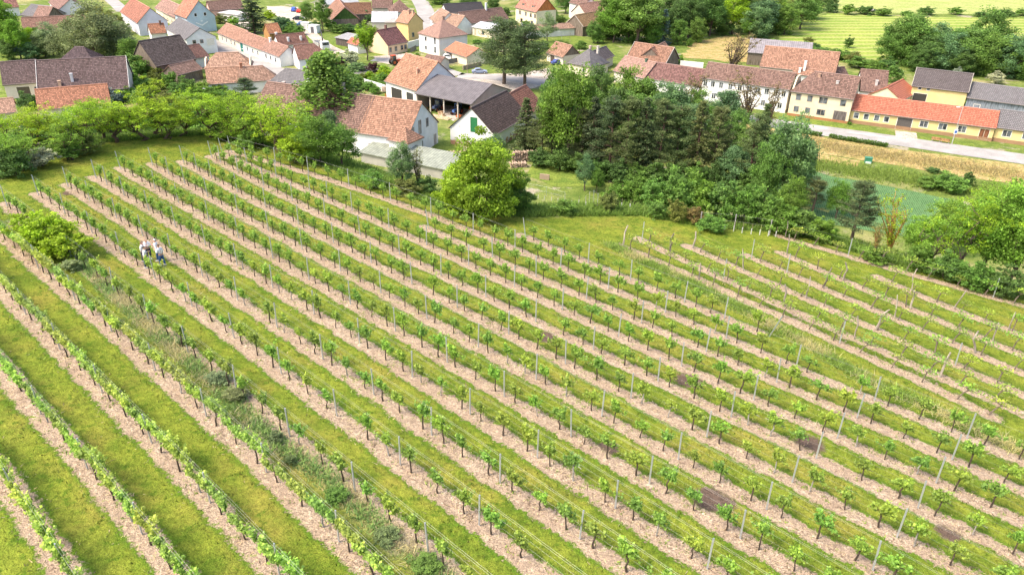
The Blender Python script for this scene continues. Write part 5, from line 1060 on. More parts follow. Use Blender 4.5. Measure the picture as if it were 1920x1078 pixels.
# ------------------------------------------------------------------ streets, lawns, fields (sheets a little above the ground)
def ribbon(name, px, width, z, mat):
    P = np.array([atz(*p)[:2] for p in px]); q = []
    for a, b in zip(P[:-1], P[1:]): q += [a + (b - a) * t for t in np.linspace(0, 1, 6)[:-1]]
    q.append(P[-1]); q = np.array(q)
    for _ in range(4): q[1:-1] = (q[:-2] + 2 * q[1:-1] + q[2:]) / 4
    d = np.gradient(q, axis=0); d /= np.linalg.norm(d, axis=1)[:, None]; n = np.column_stack([-d[:, 1], d[:, 0]])
    V = []; 
    for p, m in zip(q, n): V += [(*(p + m * width / 2), z), (*(p - m * width / 2), z)]
    o = obj(name, mesh_np(name, V, [(2 * i, 2 * i + 1, 2 * i + 3, 2 * i + 2) for i in range(len(q) - 1)], mat)); return props(o, kind='structure')
def sheet(name, px, z, mat, jag=.0):
    P = [atz(*p)[:2] for p in px]; V = []; rn = random.Random(len(px))
    for i, p in enumerate(P):
        b = P[(i + 1) % len(P)]; L = np.linalg.norm(b - p); n = max(1, int(L / 3)); m = np.array([-(b - p)[1], (b - p)[0]]) / max(L, .01)
        for k in range(n): V.append((*(p + (b - p) * k / n + m * rn.gauss(0, jag)), z))
    bm = bmesh.new(); vs = [bm.verts.new(v) for v in V]; bm.faces.new(vs); bmesh.ops.triangulate(bm, faces=bm.faces[:]); bmesh.ops.recalc_face_normals(bm, faces=bm.faces[:])
    me = bpy.data.meshes.new(name); bm.to_mesh(me); bm.free(); me.materials.append(mat)
    return props(obj(name, me), kind='structure')
sheet('meadow', [(1440, 100), (1462, 72), (1490, 40), (1560, 26), (1700, 32), (1960, 36), (1990, 150), (1780, 130), (1650, 120), (1560, 104)], .02, M['meadow'], .5)
sheet('meadow', [(1272, 108), (1300, 80), (1360, 68), (1420, 76), (1404, 118)], .03, M['verge'], .6)
sheet('field', [(1560, -4), (1620, -18), (2000, -18), (2000, 27), (1700, 27), (1560, 16)], .02, M['farvine'], .3)
sheet('crop_field', [(1420, 330), (1490, 312), (1560, 330), (1680, 352), (1795, 378), (1840, 420), (1780, 448), (1700, 446), (1600, 430), (1480, 400)], .05, M['crop'], .3)
sheet('verge', [(1400, 232), (1490, 250), (1665, 276), (1800, 296), (2060, 330), (2080, 372), (1920, 348), (1800, 330), (1690, 312), (1610, 300), (1520, 284), (1400, 258)], .03, M['verge'], .4)
sheet('verge', [(1505, 283), (1550, 290), (1612, 302), (1608, 314), (1560, 308), (1505, 298)], .045, M['verge'], .3)
sheet('lawn', [(1462, 216), (1555, 230), (1552, 240), (1470, 226)], .05, M['lawn'])
sheet('lawn', [(1558, 231), (1588, 235), (1586, 247), (1550, 242)], .052, M['lawn'], .1)
sheet('lawn', [(1592, 236), (1672, 248), (1662, 256), (1588, 246)], .05, M['lawn'])
sheet('lawn', [(1722, 256), (1826, 270), (1824, 276), (1718, 262)], .05, M['lawn'])
sheet('lawn', [(1000, 286), (1070, 292), (1120, 320), (1118, 352), (1040, 350), (990, 330)], .04, M['lawn'], .3)
sheet('lawn', [(812, 270), (860, 264), (866, 284), (824, 294)], .04, M['lawn'], .1)
sheet('lawn', [(985, 78), (1092, 68), (1104, 82), (1030, 92), (990, 86)], .04, M['lawn'], .3)
sheet('lawn', [(618, 78), (652, 84), (648, 98), (622, 92)], .045, M['lawn'], .2)
sheet('lawn', [(0, 98), (30, 104), (28, 114), (-20, 118)], .04, M['lawn'], .2)
sheet('courtyard', [(860, 148), (905, 140), (980, 138), (1030, 128), (1040, 150), (1000, 166), (930, 176), (890, 170)], .03, M['yard'], .3)
sheet('courtyard', [(780, 186), (880, 206), (850, 228), (800, 196)], .03, M['yard'], .2)
sheet('courtyard', [(700, 106), (770, 100), (800, 112), (745, 124), (705, 116)], .035, M['yard'], .2)
sheet('courtyard', [(500, 12), (560, 14), (580, 36), (540, 40), (505, 24)], .03, M['yard'], .3)
sheet('courtyard', [(440, 20), (470, 26), (470, 60), (430, 40)], .03, M['yard'], .2)
sheet('courtyard', [(1690, 170), (1760, 188), (1880, 212), (1800, 220), (1700, 200)], .03, M['yard'], .2)
ribbon('street', [(330, 58), (390, 78), (418, 92), (470, 116), (520, 136), (570, 148), (640, 140), (705, 128)], 7.0, .06, M['asphalt'])
ribbon('street', [(1300, 205), (1400, 224), (1490, 238), (1600, 253), (1700, 267), (1800, 282), (1920, 299), (2080, 322)], 7.4, .06, M['asphalt'])
ribbon('street', [(1300, 205), (1180, 184), (1080, 168), (1000, 152), (930, 146), (860, 142)], 6.0, .055, M['asphalt'])
ribbon('lane', [(545, 20), (562, 40), (580, 60), (592, 72), (612, 88), (640, 100)], 4.0, .05, M['yard'])
ribbon('street', [(770, -20), (790, 6), (800, 26), (796, 50), (802, 64)], 7.0, .06, M['asphalt'])
ribbon('street', [(700, 112), (760, 116), (800, 122), (860, 142)], 5.0, .055, M['asphalt'])
ribbon('street', [(190, -14), (215, 6), (232, 22)], 5.0, .06, M['asphalt'])
ribbon('driveway', [(1698, 248), (1700, 262)], 4.2, .07, M['yard'])
for px, wd_ in (([(1490, 247), (1560, 257), (1660, 271)], .25), ([(1592, 249), (1668, 259)], .2), ([(1470, 229), (1552, 242)], .2)):
    P = [atz(*p) for p in px]; m = MB(); m.tube([(p[0], p[1], .06) for p in P], .12, 4); props(m.build('kerb', M['wall'], None, (.5, .48, .46)), kind='structure')
# ------------------------------------------------------------------ people talking between the rows
def skin_mesh(name, verts, edges, rads, mat, parent, color, root=0, lev=1):
    me = bpy.data.meshes.new(name); me.from_pydata(verts, edges, []); me.materials.append(mat)
    o = obj(name, me, parent, color); s = o.modifiers.new('skin', 'SKIN'); s.use_smooth_shade = True
    for d, r in zip(me.skin_vertices[0].data, rads): d.radius = (r, r) if not isinstance(r, tuple) else r
    me.skin_vertices[0].data[root].use_root = True
    u = o.modifiers.new('sub', 'SUBSURF'); u.levels = lev; u.render_levels = lev
    return o
def person(px, face, label, arms, trousers, hair, hairstyle='short', step=.1, shirt=(.84, .84, .86), lean=.04, z0=0.0, hgt=1.78):
    b = onplane(*px); root = thing('person', label, 'person', (b[0], b[1], hz1(b[0], b[1]) + .02), face, 'people standing between the vine rows'); k = hgt / 1.78; root.scale = (k, k, k)
    # local frame: the person looks along +x, left hand is +y
    hip, sh = .10, .185
    V = [(0, 0, .95), (.01, 0, 1.12), (.02 + lean, 0, 1.32), (.03 + lean, 0, 1.46), (.05 + lean, 0, 1.53), (.06 + lean, 0, 1.60), (.075 + lean, 0, 1.68), (.06 + lean, 0, 1.755), (.165 + lean, 0, 1.655)]
    Rr = [.13, .125, .14, .085, .052, .07, .088, .06, .018]; E = [(0, 1), (1, 2), (2, 3), (3, 4), (4, 5), (5, 6), (6, 7), (6, 8)]
    feet = []
    for s in (1, -1):
        kx = step * s; n = len(V)
        V += [(.0, s * hip, .88), (.03 + kx * .5, s * (hip + .01), .50), (kx, s * (hip + .01), .09), (kx + .12, s * (hip + .03), .035)]; Rr += [.095, .062, .042, .035]; E += [(0, n), (n, n + 1), (n + 1, n + 2), (n + 2, n + 3)]; feet.append((kx, s * (hip + .02)))
    hands = []
    for s, arm in ((1, arms[0]), (-1, arms[1])):
        n = len(V); S = Vector((.02 + lean, s * sh, 1.43))
        if arm == 'fold': el, wr = Vector((.06, s * .26, 1.16)), Vector((.25, s * .02 - .02, 1.22))
        elif arm == 'hold': el, wr = Vector((.05, s * .25, 1.16)), Vector((.30, s * .14, 1.26))
        elif arm == 'back': el, wr = Vector((-.12, s * .25, 1.15)), Vector((-.14, s * .05, 1.0))
        else: el, wr = Vector((.0, s * .26, 1.15)), Vector((.06, s * .25, .90))
        d = (wr - el).normalized(); side = d.cross(Vector((0, 0, 1))).normalized(); upv = side.cross(d)
        palm = wr + d * .075
        V += [tuple(S), tuple(el), tuple(wr), tuple(palm)]; Rr += [.058, .044, .03, (.036, .02)]; E += [(3, n), (n, n + 1), (n + 1, n + 2), (n + 2, n + 3)]
        for f in range(4):
            a = palm + side * (.026 * (f - 1.5) / 1.5); L = (.07, .08, .075, .058)[f]; m = len(V)
            V += [tuple(a + d * L * .5 - upv * .008), tuple(a + d * L * .9 - upv * .035)]; Rr += [.0095, .008]; E += [(n + 3, m), (m, m + 1)]
        m = len(V); V += [tuple(wr + d * .035 + side * .035 * s), tuple(wr + d * .085 + side * .05 * s - upv * .02)]; Rr += [.011, .009]; E += [(n + 2, m), (m, m + 1)]
        hands.append((S, el, wr))
    skin_mesh('body', V, E, Rr, M['skin'], root, (.62, .36, .26))
    SV = [(0, 0, .93), (.01, 0, 1.1), (.02 + lean, 0, 1.3), (.03 + lean, 0, 1.45), (.045 + lean, 0, 1.50)]; SR = [(.165, .135), (.155, .125), (.175, .14), (.12, .1), .068]; SE = [(0, 1), (1, 2), (2, 3), (3, 4)]
    for S, el, wr in hands:
        n = len(SV); SV += [tuple(S), tuple(el), tuple(el.lerp(wr, .85))]; SR += [.078, .062, .048]; SE += [(3, n), (n, n + 1), (n + 1, n + 2)]
    skin_mesh('shirt', SV, SE, SR, M['cloth'], root, shirt)
    TV = [(0, 0, .97)]; TR = [(.155, .13)]; TE = []
    for s in (1, -1):
        n = len(TV); kx = step * s; TV += [(.0, s * hip, .84), (.03 + kx * .5, s * (hip + .01), .50), (kx, s * (hip + .01), .10)]; TR += [.118, .085, .068]; TE += [(0, n), (n, n + 1), (n + 1, n + 2)]
    skin_mesh('trousers', TV, TE, TR, M['cloth'], root, trousers)
    hv = [(.055 + lean, 0, 1.70), (.045 + lean, 0, 1.765), (-.015 + lean, 0, 1.70), (-.02 + lean, 0, 1.63)]; hr = [.093, .075, .078, .06]
    if hairstyle == 'long': hv += [(-.03 + lean, 0, 1.52)]; hr += [.075]
    skin_mesh('hair', hv, [(i, i + 1) for i in range(len(hv) - 1)], hr, M['cloth'], root, hair)
    for s in (1, -1):
        m = MB(); m.box(-.011, .004, -.009, .009, -.006, .006); m.build('eye', M['paint'], root, (.03, .025, .02), loc=(.162 + lean, s * .032, 1.69))
        m = MB(); m.tube([(-.012, 0, -.025), (.0, s * .012, .0), (-.01, 0, .028)], [.012, .02, .014], 6); m.build('ear', M['skin'], root, (.60, .34, .25), loc=(.065 + lean, s * .09, 1.68))
    m = MB(); m.box(-.004, .004, -.022, .022, -.004, .004); m.build('mouth', M['skin'], root, (.42, .16, .13), loc=(.152 + lean, 0, 1.62))
    for x, y in feet:
        m = MB(); m.tube([(x - .07, y, .045), (x + .05, y, .05), (x + .17, y, .035)], [.05, .055, .042], 8); m.build('shoe', M['cloth'], root, (.75, .74, .72))
JE, JD, JN = (.045, .12, .33), (.03, .055, .13), (.02, .03, .06)
person((276, 502), .35, 'person in white shirt and dark trousers partly behind a vine, seen from behind', ('hold', 'down'), JD, (.06, .04, .03), step=.12)
person((271, 490), .15, 'person with light brown hair in white shirt at the back left of the group', ('hold', 'down'), JD, (.34, .2, .11), 'long', hgt=1.70)
person((281, 485), -1.1, 'person with bare forehead, folded arms, white shirt, navy trousers and white shoes', ('fold', 'fold'), JN, (.55, .36, .27), step=.16, hgt=1.74)
person((300, 489), 3.3, 'tall person with white hair in loose white shirt at the back right', ('down', 'hold'), JE, (.78, .76, .73), shirt=(.85, .82, .84), hgt=1.86)
person((306, 498), 2.75, 'person with dark hair, white shirt and bright blue jeans on the right', ('hold', 'down'), JE, (.07, .045, .035), step=.13)
# ------------------------------------------------------------------ vehicles
def car(px, head, label, col, suv=False, cat='car', name='parked_car'):
    b = atz(*px); t = thing(name, label, cat, b, head); h = .28 if suv else 0; L = 2.15
    body = MB(); body.prism([(-L, .35), (-L + .05, .85 + h * .4), (-1.5, .95 + h * .5), (1.0, .93 + h * .5), (L - .1, .72 + h * .5), (L, .4), (1.75, .28), (-1.8, .28)], -.86, .86)
    o = body.build('body', M['gloss'], t, col); bv = o.modifiers.new('b', 'BEVEL'); bv.width = .09; bv.segments = 2
    cab = MB(); cab.prism([(-1.75 if suv else -1.55, .9 + h * .5), (-1.45 if suv else -1.0, 1.42 + h), (.15, 1.45 + h), (.95, .9 + h * .5)], -.74, .74); o = cab.build('cabin', M['gloss'], t, col); bv = o.modifiers.new('b', 'BEVEL'); bv.width = .08; bv.segments = 2
    for s in (1, -1):
        g = MB(); g.prism([(-1.3, .98 + h * .5), (-1.0, 1.36 + h), (.1, 1.38 + h), (.68, .98 + h * .5)], s * .745 - .01, s * .745 + .01); g.build('side_window', M['glass'], t)
        hl = MB(); hl.box(L - .12, L - .02, s * .6 - .18, s * .6 + .18, .55 + h * .3, .68 + h * .3); hl.build('headlight', M['paint'], t, (.8, .8, .78))
        tl = MB(); tl.box(-L - .01, -L + .08, s * .65 - .14, s * .65 + .14, .6 + h * .3, .76 + h * .3); tl.build('tail_light', M['paint'], t, (.4, .02, .02))
    wsn = MB(); wsn.face([(.2, -.62, 1.42 + h), (.2, .62, 1.42 + h), (.99, .66, .93 + h * .5), (.99, -.66, .93 + h * .5)]); q = wsn.build('windscreen', M['glass'], t); q.location = (.02, 0, .02)
    for x in (1.3, -1.3):
        for s in (1, -1):
            w = MB(); w.tube([(0, -.1, 0), (0, .1, 0)], .33, 16); wo = w.build('wheel', M['paint'], t, (.02, .02, .02), loc=(x, s * .8, .33)); r = MB(); r.tube([(0, s * .09, 0), (0, s * .115, 0)], .2, 12); r.build('rim', M['metal'], wo, (.6, .6, .62))
    return t
car((842, 113), -.1, 'white estate car under the orange carport', (.75, .76, .78), True)
car((899, 138), .12, 'silver blue hatchback parked beside the two black pines', (.28, .34, .46))
car((1046, 121), .5, 'dark blue car by the bend near the small wooden hut', (.06, .09, .28))
car((552, 22), 1.6, 'blue van parked by the lane at the top', (.05, .12, .42), True)
car((562, 24), 1.6, 'bright red car beside the blue van', (.6, .03, .02))
car((560, 38), .1, 'black car on the gravel below the blue van', (.03, .035, .05))
car((1862, 208), .05, 'dark red car roof behind the long yellow house', (.3, .02, .03))
car((1758, 194), .0, 'white van behind the long yellow house roof', (.75, .75, .75), True)
car((567, 49), .3, 'small blue car beside the white site cabins', (.1, .2, .45))
car((1632, 22), .0, 'pale vehicle on the track at the meadow top', (.55, .5, .52))
def tractor(b, head, label, col, s=1.0):
    t = thing('tractor', label, 'tractor', b, head); t.scale = (s, s, s)
    m = MB(); m.box(.1, 1.7, -.38, .38, .7, 1.35); o = m.build('bonnet', M['paint'], t, col); o.modifiers.new('b', 'BEVEL').width = .1
    m = MB(); m.box(-1.0, .1, -.6, .6, .75, 1.1); m.build('chassis', M['paint'], t, (.1, .1, .11))
    m = MB(); m.box(-1.0, .15, -.62, .62, 2.35, 2.5)
    for x in (-.95, .08):
        for y in (-.57, .57): m.box(x - .04, x + .04, y - .04, y + .04, 1.1, 2.36)
    m.build('cab_frame', M['paint'], t, col); m = MB(); m.box(-.9, .04, -.55, .55, 1.1, 2.34); m.build('cab_glass', M['glass'], t)
    for x, y, r, w in ((-.55, .78, .78, .22), (-.55, -.78, .78, .22), (1.25, .65, .48, .15), (1.25, -.65, .48, .15)):
        m = MB(); m.tube([(0, -w, 0), (0, w, 0)], r, 18); wo = m.build('wheel', M['paint'], t, (.025, .025, .025), loc=(x, y, r)); q = MB(); q.tube([(0, -w - .02, 0), (0, w + .02, 0)], r * .5, 12); q.build('rim', M['paint'], wo, (.5, .1, .04))
tractor(atz(741, 122), .6, 'red and orange tractor parked in the yard by the barn', (.55, .10, .04), 1.1)
sh = [o for o in bpy.data.objects if o.get('label', '').startswith('large open farm shed')][0]
def in_shed(u, v): return sh.matrix_basis @ Vector((u, v, 0))
for n, (u, v, c, lab) in enumerate([(4.0, 2.6, (.12, .16, .3), 'dark blue tractor in the left bay of the open shed'), (9.5, 2.8, (.10, .2, .5), 'blue tractor in the middle bay of the open shed'), (13.8, 2.6, (.5, .12, .05), 'red tractor in the right bay of the open shed')]):
    tractor(in_shed(u, v), sh.rotation_euler[2] - 1.5, lab, c, .95)
def crate(b, head, label, col, sx=.6, sy=.4, sz=.5):
    m = MB(); m.box(-sx, sx, -sy, sy, 0, .06)
    for z in (.08, .26, .44):
        for y in (-sy, sy): m.box(-sx, sx, y - .02, y + .02, z * sz * 2, (z + .13) * sz * 2)
        for x in (-sx, sx): m.box(x - .02, x + .02, -sy, sy, z * sz * 2, (z + .13) * sz * 2)
    props(m.build('crate', M['wood'], None, col, loc=b, rotz=head), label, 'crate')
for u, v, c, lab in [(1.6, .9, (.5, .12, .04), 'red crate in the left bay of the open shed'), (6.3, 1.0, (.45, .3, .18), 'pale wooden crate at the foot of the second shed post'), (7.6, -.4, (.55, .42, .28), 'long pale crate on the ground before the open shed'), (11.6, .8, (.5, .16, .06), 'orange crate in the right half of the open shed')]: crate(in_shed(u, v), sh.rotation_euler[2], lab, c)
m = MB()
for q in range(7): m.box(-2.6, 2.6, -.9 + q * .26, -.72 + q * .26, .02 + .1 * (q % 3), .14 + .1 * (q % 3))
props(m.build('plank_pile', M['wood'], None, (.62, .47, .31), loc=in_shed(8.5, -1.8), rotz=sh.rotation_euler[2]), 'low pile of pale planks lying before the open shed', 'planks')
b = atz(722, 174); m = MB(); m.tube([(0, 0, .4), (0, 0, 1.6)], [.7, .75], 14); m.tube([(-.3, 0, .0), (-.3, 0, .5)], .12, 6); m.tube([(.3, 0, .0), (.3, 0, .5)], .12, 6)
props(m.build('hopper', M['paint'], None, (.55, .42, .35), loc=b), 'round pinkish hopper standing left of the workshop front', 'hopper')
crate(atz(727, 181), .3, 'orange box before the workshop front', (.5, .18, .06)); crate(atz(750, 187), .3, 'green box before the workshop front', (.1, .2, .12), 1.3, .7); crate(atz(768, 186), .3, 'blue covered box at the workshop opening', (.1, .28, .5), .9, .6, .6)
# lorry with loading crane
b = atz(604, 94); t = thing('lorry', 'white tipper lorry with raised black loading crane on the gravel lane', 'lorry', b, -1.0)
m = MB(); m.box(-4.2, 3.6, -.5, .5, .7, .95); m.build('chassis', M['paint'], t, (.08, .08, .08))
m = MB(); m.prism([(2.0, .8), (2.0, 3.0), (3.5, 3.0), (3.9, 1.9), (3.9, .8)], -1.2, 1.2); o = m.build('cab', M['gloss'], t, (.75, .75, .75)); g = MB(); g.box(3.62, 3.9, -1.0, 1.0, 2.0, 2.8); g.build('windscreen', M['glass'], o)
m = MB(); m.box(-4.3, .8, -1.25, 1.25, 1.0, 1.15)
for y in (-1.25, 1.2): m.box(-4.3, .8, y, y + .06, 1.15, 2.2)
for x in (-4.3, .75): m.box(x, x + .06, -1.25, 1.25, 1.15, 2.2)
m.build('tipper_bed', M['paint'], t, (.5, .49, .47))
m = MB(); m.box(1.0, 1.7, -.9, .9, .9, 1.9); c = m.build('crane_base', M['paint'], t, (.6, .12, .03)); m = MB(); m.tube([(1.3, 0, 1.8), (1.3, 0, 3.6)], .2, 8); m.tube([(1.3, 0, 3.5), (-.6, .4, 5.6)], [.2, .15], 8); m.tube([(-.6, .4, 5.6), (-2.6, .8, 5.0), (-3.3, .9, 3.6)], [.15, .12, .08], 8); m.build('crane_arm', M['paint'], c, (.035, .035, .04))
for x in (-3.4, -2.3, 2.8):
    for s in (1, -1): m = MB(); m.tube([(0, -.18, 0), (0, .18, 0)], .5, 16); wo = m.build('wheel', M['paint'], t, (.02, .02, .02), loc=(x, s * 1.0, .5)); r = MB(); r.tube([(0, s * .16, 0), (0, s * .2, 0)], .27, 10); r.build('rim', M['metal'], wo, (.6, .6, .6))
for px, lab in (((576, 57), 'white site cabin beside the lane, left one'), ((590, 62), 'white site cabin with open dark front beside the lane')):
    b = atz(*px); t = thing('site_cabin', lab, 'cabin', b, -.35); m = MB(); m.box(-1.7, 1.7, -1.2, 1.2, .05, 2.5); o = m.build('wall', M['paint'], t, (.8, .8, .8)); o.modifiers.new('b', 'BEVEL').width = .05
    m = MB(); m.box(-1.8, 1.8, -1.3, 1.3, 2.5, 2.62); m.build('roof', M['paint'], t, (.7, .7, .7)); m = MB(); m.box(-.6, .6, -1.23, -1.2, .1, 2.1); m.build('door', M['paint'], t, (.12, .12, .13) if 'dark' in lab else (.6, .6, .6))  # on the open cabin the dark door colour paints the shade inside
# ------------------------------------------------------------------ street furniture
def pole(px, top, label, name, cat, wood=True, arm=None, sign=None, r=.09):
    b = G(*px); h = up_to(b, top); t = thing(name, label, cat, b); m = MB(); m.tube([(0, 0, -.3), (0, 0, h)], [r, r * .65], 8); m.build('pole', M['wood'] if wood else M['metal'], t, (.36, .28, .2) if wood else (.6, .6, .6))
    if arm: m = MB(); m.tube([(0, 0, h - .3), (arm * .6, 0, h + .1), (arm, 0, h)], .04, 6); m.build('arm', M['metal'], t, (.6, .6, .6)); m = MB(); m.box(arm - .35, arm + .3, -.13, .13, h - .12, h + .04); m.build('lamp', M['paint'], t, (.75, .75, .73))
    if sign: z, w, hh, c = sign; m = MB(); m.box(-w / 2, w / 2, -.16, -.13, z, z + hh); m.build('sign', M['paint'], t, c)
    return t
t = pole((1784, 272), 198, 'tall slim street lamp with white road sign before the yellow houses', 'street_lamp', 'street lamp', False, -.9, (2.3, .75, 1.0, (.8, .8, .82)))
ro = MB(); ro.tube([(0, -.19, 2.8), (0, -.165, 2.8)], .27, 16); ro.build('roundel', M['paint'], t, (.05, .17, .5))
pole((876, 138), 82, 'bare wooden pole beside the carport', 'wooden_pole', 'pole'); pole((1068, 88), 62, 'thin dark pole on the lawn behind wooden hut', 'wooden_pole', 'pole', r=.06)
pole((394, 184), 166, 'street lamp behind the acacia belt by the low orange house', 'street_lamp', 'street lamp', True, -1.0); pole((306, 168), 150, 'thin dark utility pole among the bush row', 'utility_pole', 'pole', r=.06)
pole((1053, 76), 60, 'curved street lamp in front of the long tiled wall', 'street_lamp', 'street lamp', False, -.9, r=.05); pole((1010, 108), 88, 'bus stop post with small white sign by the bend', 'bus_stop', 'sign', False, None, (2.0, .5, .6, (.8, .8, .8)), .04)
pole((453, 108), 92, 'slim street lamp on the pavement of the terrace street', 'street_lamp', 'street lamp', False, .8, r=.05)
for x, y, lab in ((1754, 266, 'left of two wooden benches before the yellow house'), (1771, 269, 'right of two wooden benches before the yellow house')):
    b = atz(x, y); t = thing('park_bench', lab, 'bench', b, -.52, 'wooden benches before the yellow house')
    m = MB(); m.box(-.9, .9, -.25, .25, .42, .48); m.build('seat', M['wood'], t, (.36, .2, .1)); m = MB(); m.box(-.9, .9, .22, .27, .55, .9); m.build('backrest', M['wood'], t, (.36, .2, .1))
    for xx in (-.7, .7): m = MB(); m.box(xx - .05, xx + .05, -.22, .26, 0, .42); m.build('leg', M['paint'], t, (.3, .3, .3))
def hedge(p0, p1, label, w=1.0, h=.9, seed=3):
    a, b = atz(*p0), atz(*p1); L = np.linalg.norm(b - a); rg2 = np.random.default_rng(seed); n = int(L * 260)
    C = np.column_stack([rg2.uniform(0, L, n), rg2.uniform(-w / 2, w / 2, n), rg2.uniform(.05, h, n)]); C[:, 2] += np.sin(C[:, 0] * 1.7) * .05
    t = thing('clipped_hedge', label, 'hedge', a, math.atan2(b[1] - a[1], b[0] - a[0])); obj('foliage', quads_mesh('foliage', leaf_quads(C, .2, rg2), 4, M['leaf'], np.clip(C[:, 2] / h * .6 + rg2.normal(0, .12, n), 0, 1)), t, (.10, .19, .03)); m = MB()
    for q in np.arange(.4, L, .8): m.tube([(q, 0, -.2), (q, 0, h * .8)], .03, 5)
    m.build('stem', M['bark'], t, BARKC)
hedge((1554, 259), (1664, 277), 'long clipped low hedge between the road and dry verge'); hedge((1498, 249), (1540, 257), 'short clipped low hedge left of the long low hedge', seed=4)
m = MB(); m.box(-1.0, 1.0, -.8, .8, 0, 1.5); m.box(-1.1, 1.1, -.9, .9, 1.5, 1.65); t = thing('garden_box', 'green garden box with pale base at the end of the dry verge', 'box', atz(1627, 305), -.3); t.scale = (.62, .62, .62); m.build('body', M['paint'], t, (.05, .22, .13)); m = MB(); m.box(-.8, .8, -1.2, -.8, 0, .5); m.build('base', M['paint'], t, (.6, .68, .62))
def fence(P, label, h, col, mat='wood', gap=2.2, rails=(.4, .9), board=False, name='wooden_fence'):
    t = thing(name, label, 'fence', P[0]); o = P[0]; m = MB()
    L = np.cumsum([0] + [np.linalg.norm(b - a) for a, b in zip(P[:-1], P[1:])]); P = np.array(P); S = np.arange(0, L[-1] + .1, gap)
    Q = [np.array([np.interp(s, L, P[:, 0]), np.interp(s, L, P[:, 1]), 0]) for s in S]
    for q in Q: q[2] = hz1(q[0], q[1])
    for q in Q: k = MB(); k.tube([(0, 0, -.3), (0, 0, h)], .05 if mat == 'wood' else .03, 6); k.build('post', M[mat], t, col, loc=tuple(q - o))
    for z in rails: m.tube([tuple(q - o + [0, 0, z * h]) for q in Q], .03 if board else .005, 4)
    if board:
        for a, b in zip(Q[:-1], Q[1:]):
            m.face([tuple(a - o + [0, 0, .1]), tuple(b - o + [0, 0, .1]), tuple(b - o + [0, 0, h * .95]), tuple(a - o + [0, 0, h * .95])])
    m.build('panel' if board else 'wire', M[mat], t, col); return t
fence([G(*p) for p in ((1312, 426), (1395, 432), (1472, 446))], 'wire fence with weathered posts along the young vines above the hedge bushes', 1.7, (.42, .4, .38), gap=3.6, rails=(.55, .95), name='wire_fence')
fence([G(*p) for p in ((985, 360), (1058, 376), (1120, 392))], 'wire fence across the staked young vines beside the huge bush', 1.7, (.55, .57, .58), 'metal', 4, (.5, .98), name='wire_fence')
fence([atz(*p) for p in ((838, 122), (876, 114))], 'dark grey board fence below the carport', 1.5, (.12, .13, .15), 'paint', 2.2, (.2, .9), True, 'board_fence')
fence([atz(*p) for p in ((770, 100), (782, 94))], 'dark panel fence right of the peach bungalow', 1.6, (.12, .12, .13), 'paint', 1.6, (.2, .9), True, 'board_fence')
def wall_line(pxs, h, label, col, w=.3):
    P = [atz(*p) for p in pxs]; m = MB()
    for a, b in zip(P[:-1], P[1:]):
        d = (b - a) / np.linalg.norm(b - a); n = np.array([-d[1], d[0], 0]) * w / 2
        c = [a - n, b - n, b + n, a + n]; b0 = len(m.v); m.v += [(q[0], q[1], -.2) for q in c] + [(q[0], q[1], h) for q in c]; m.f += [tuple(b0 + i for i in q) for q in ((3, 2, 1, 0), (4, 5, 6, 7), (0, 1, 5, 4), (1, 2, 6, 5), (2, 3, 7, 6), (3, 0, 4, 7))]
    props(m.build('garden_wall', M['wall'], None, col), label, 'wall')
wall_line([(683, 160), (722, 172)], 1.6, 'white garden wall left of the workshop barn', WHITE); wall_line([(765, 92), (792, 84)], 2.0, 'white yard wall right of the peach bungalow', WHITE); wall_line([(868, 132), (902, 124)], 1.2, 'brown stone retaining wall behind the blue hatchback', (.32, .26, .2)); wall_line([(1275, 124), (1318, 128)], 1.5, 'white yard wall behind the brown roofed house', WHITE); wall_line([(1012, 336), (1030, 338)], 1.0, 'low brick pier wall on the lawn by the sapling', (.4, .3, .22))
# white grow tubes round the young vines
def tube_vine(px, k, side):
    b = G(*px); m = MB(); m.tube([(0, 0, -.1), (0, 0, .6)], .045, 8); t = thing('grow_tube', f"white grow tube, {ordinal(k)} from the left {side}", 'grow tube', b, 0, 'white grow tubes'); m.build('sleeve', M['paint'], t, (.62, .62, .58)); m = MB(); m.tube([(.03, 0, 0), (.03, 0, 1.1)], .015, 5); m.build('cane', M['wood'], t, (.4, .3, .2))
for n, x in enumerate((798, 810, 832)): tube_vine((x, 333 + n * 2), n + 1, 'on the plot below the corrugated shed')
for n, (x, y) in enumerate([(1000, 368), (1009, 372), (1021, 374), (1034, 376), (1046, 378), (1059, 380), (1072, 383), (1085, 385), (1098, 388), (1165, 390), (1181, 392)]): tube_vine((x, y), n + 1, 'on the plot right of the huge bush')
for n, (x, y) in enumerate([(1343, 428), (1358, 431), (1375, 434), (1391, 437), (1408, 439), (1424, 441), (1440, 443), (1454, 444)]): tube_vine((x, y), n + 1, 'along the wire fence by the hedge bushes')
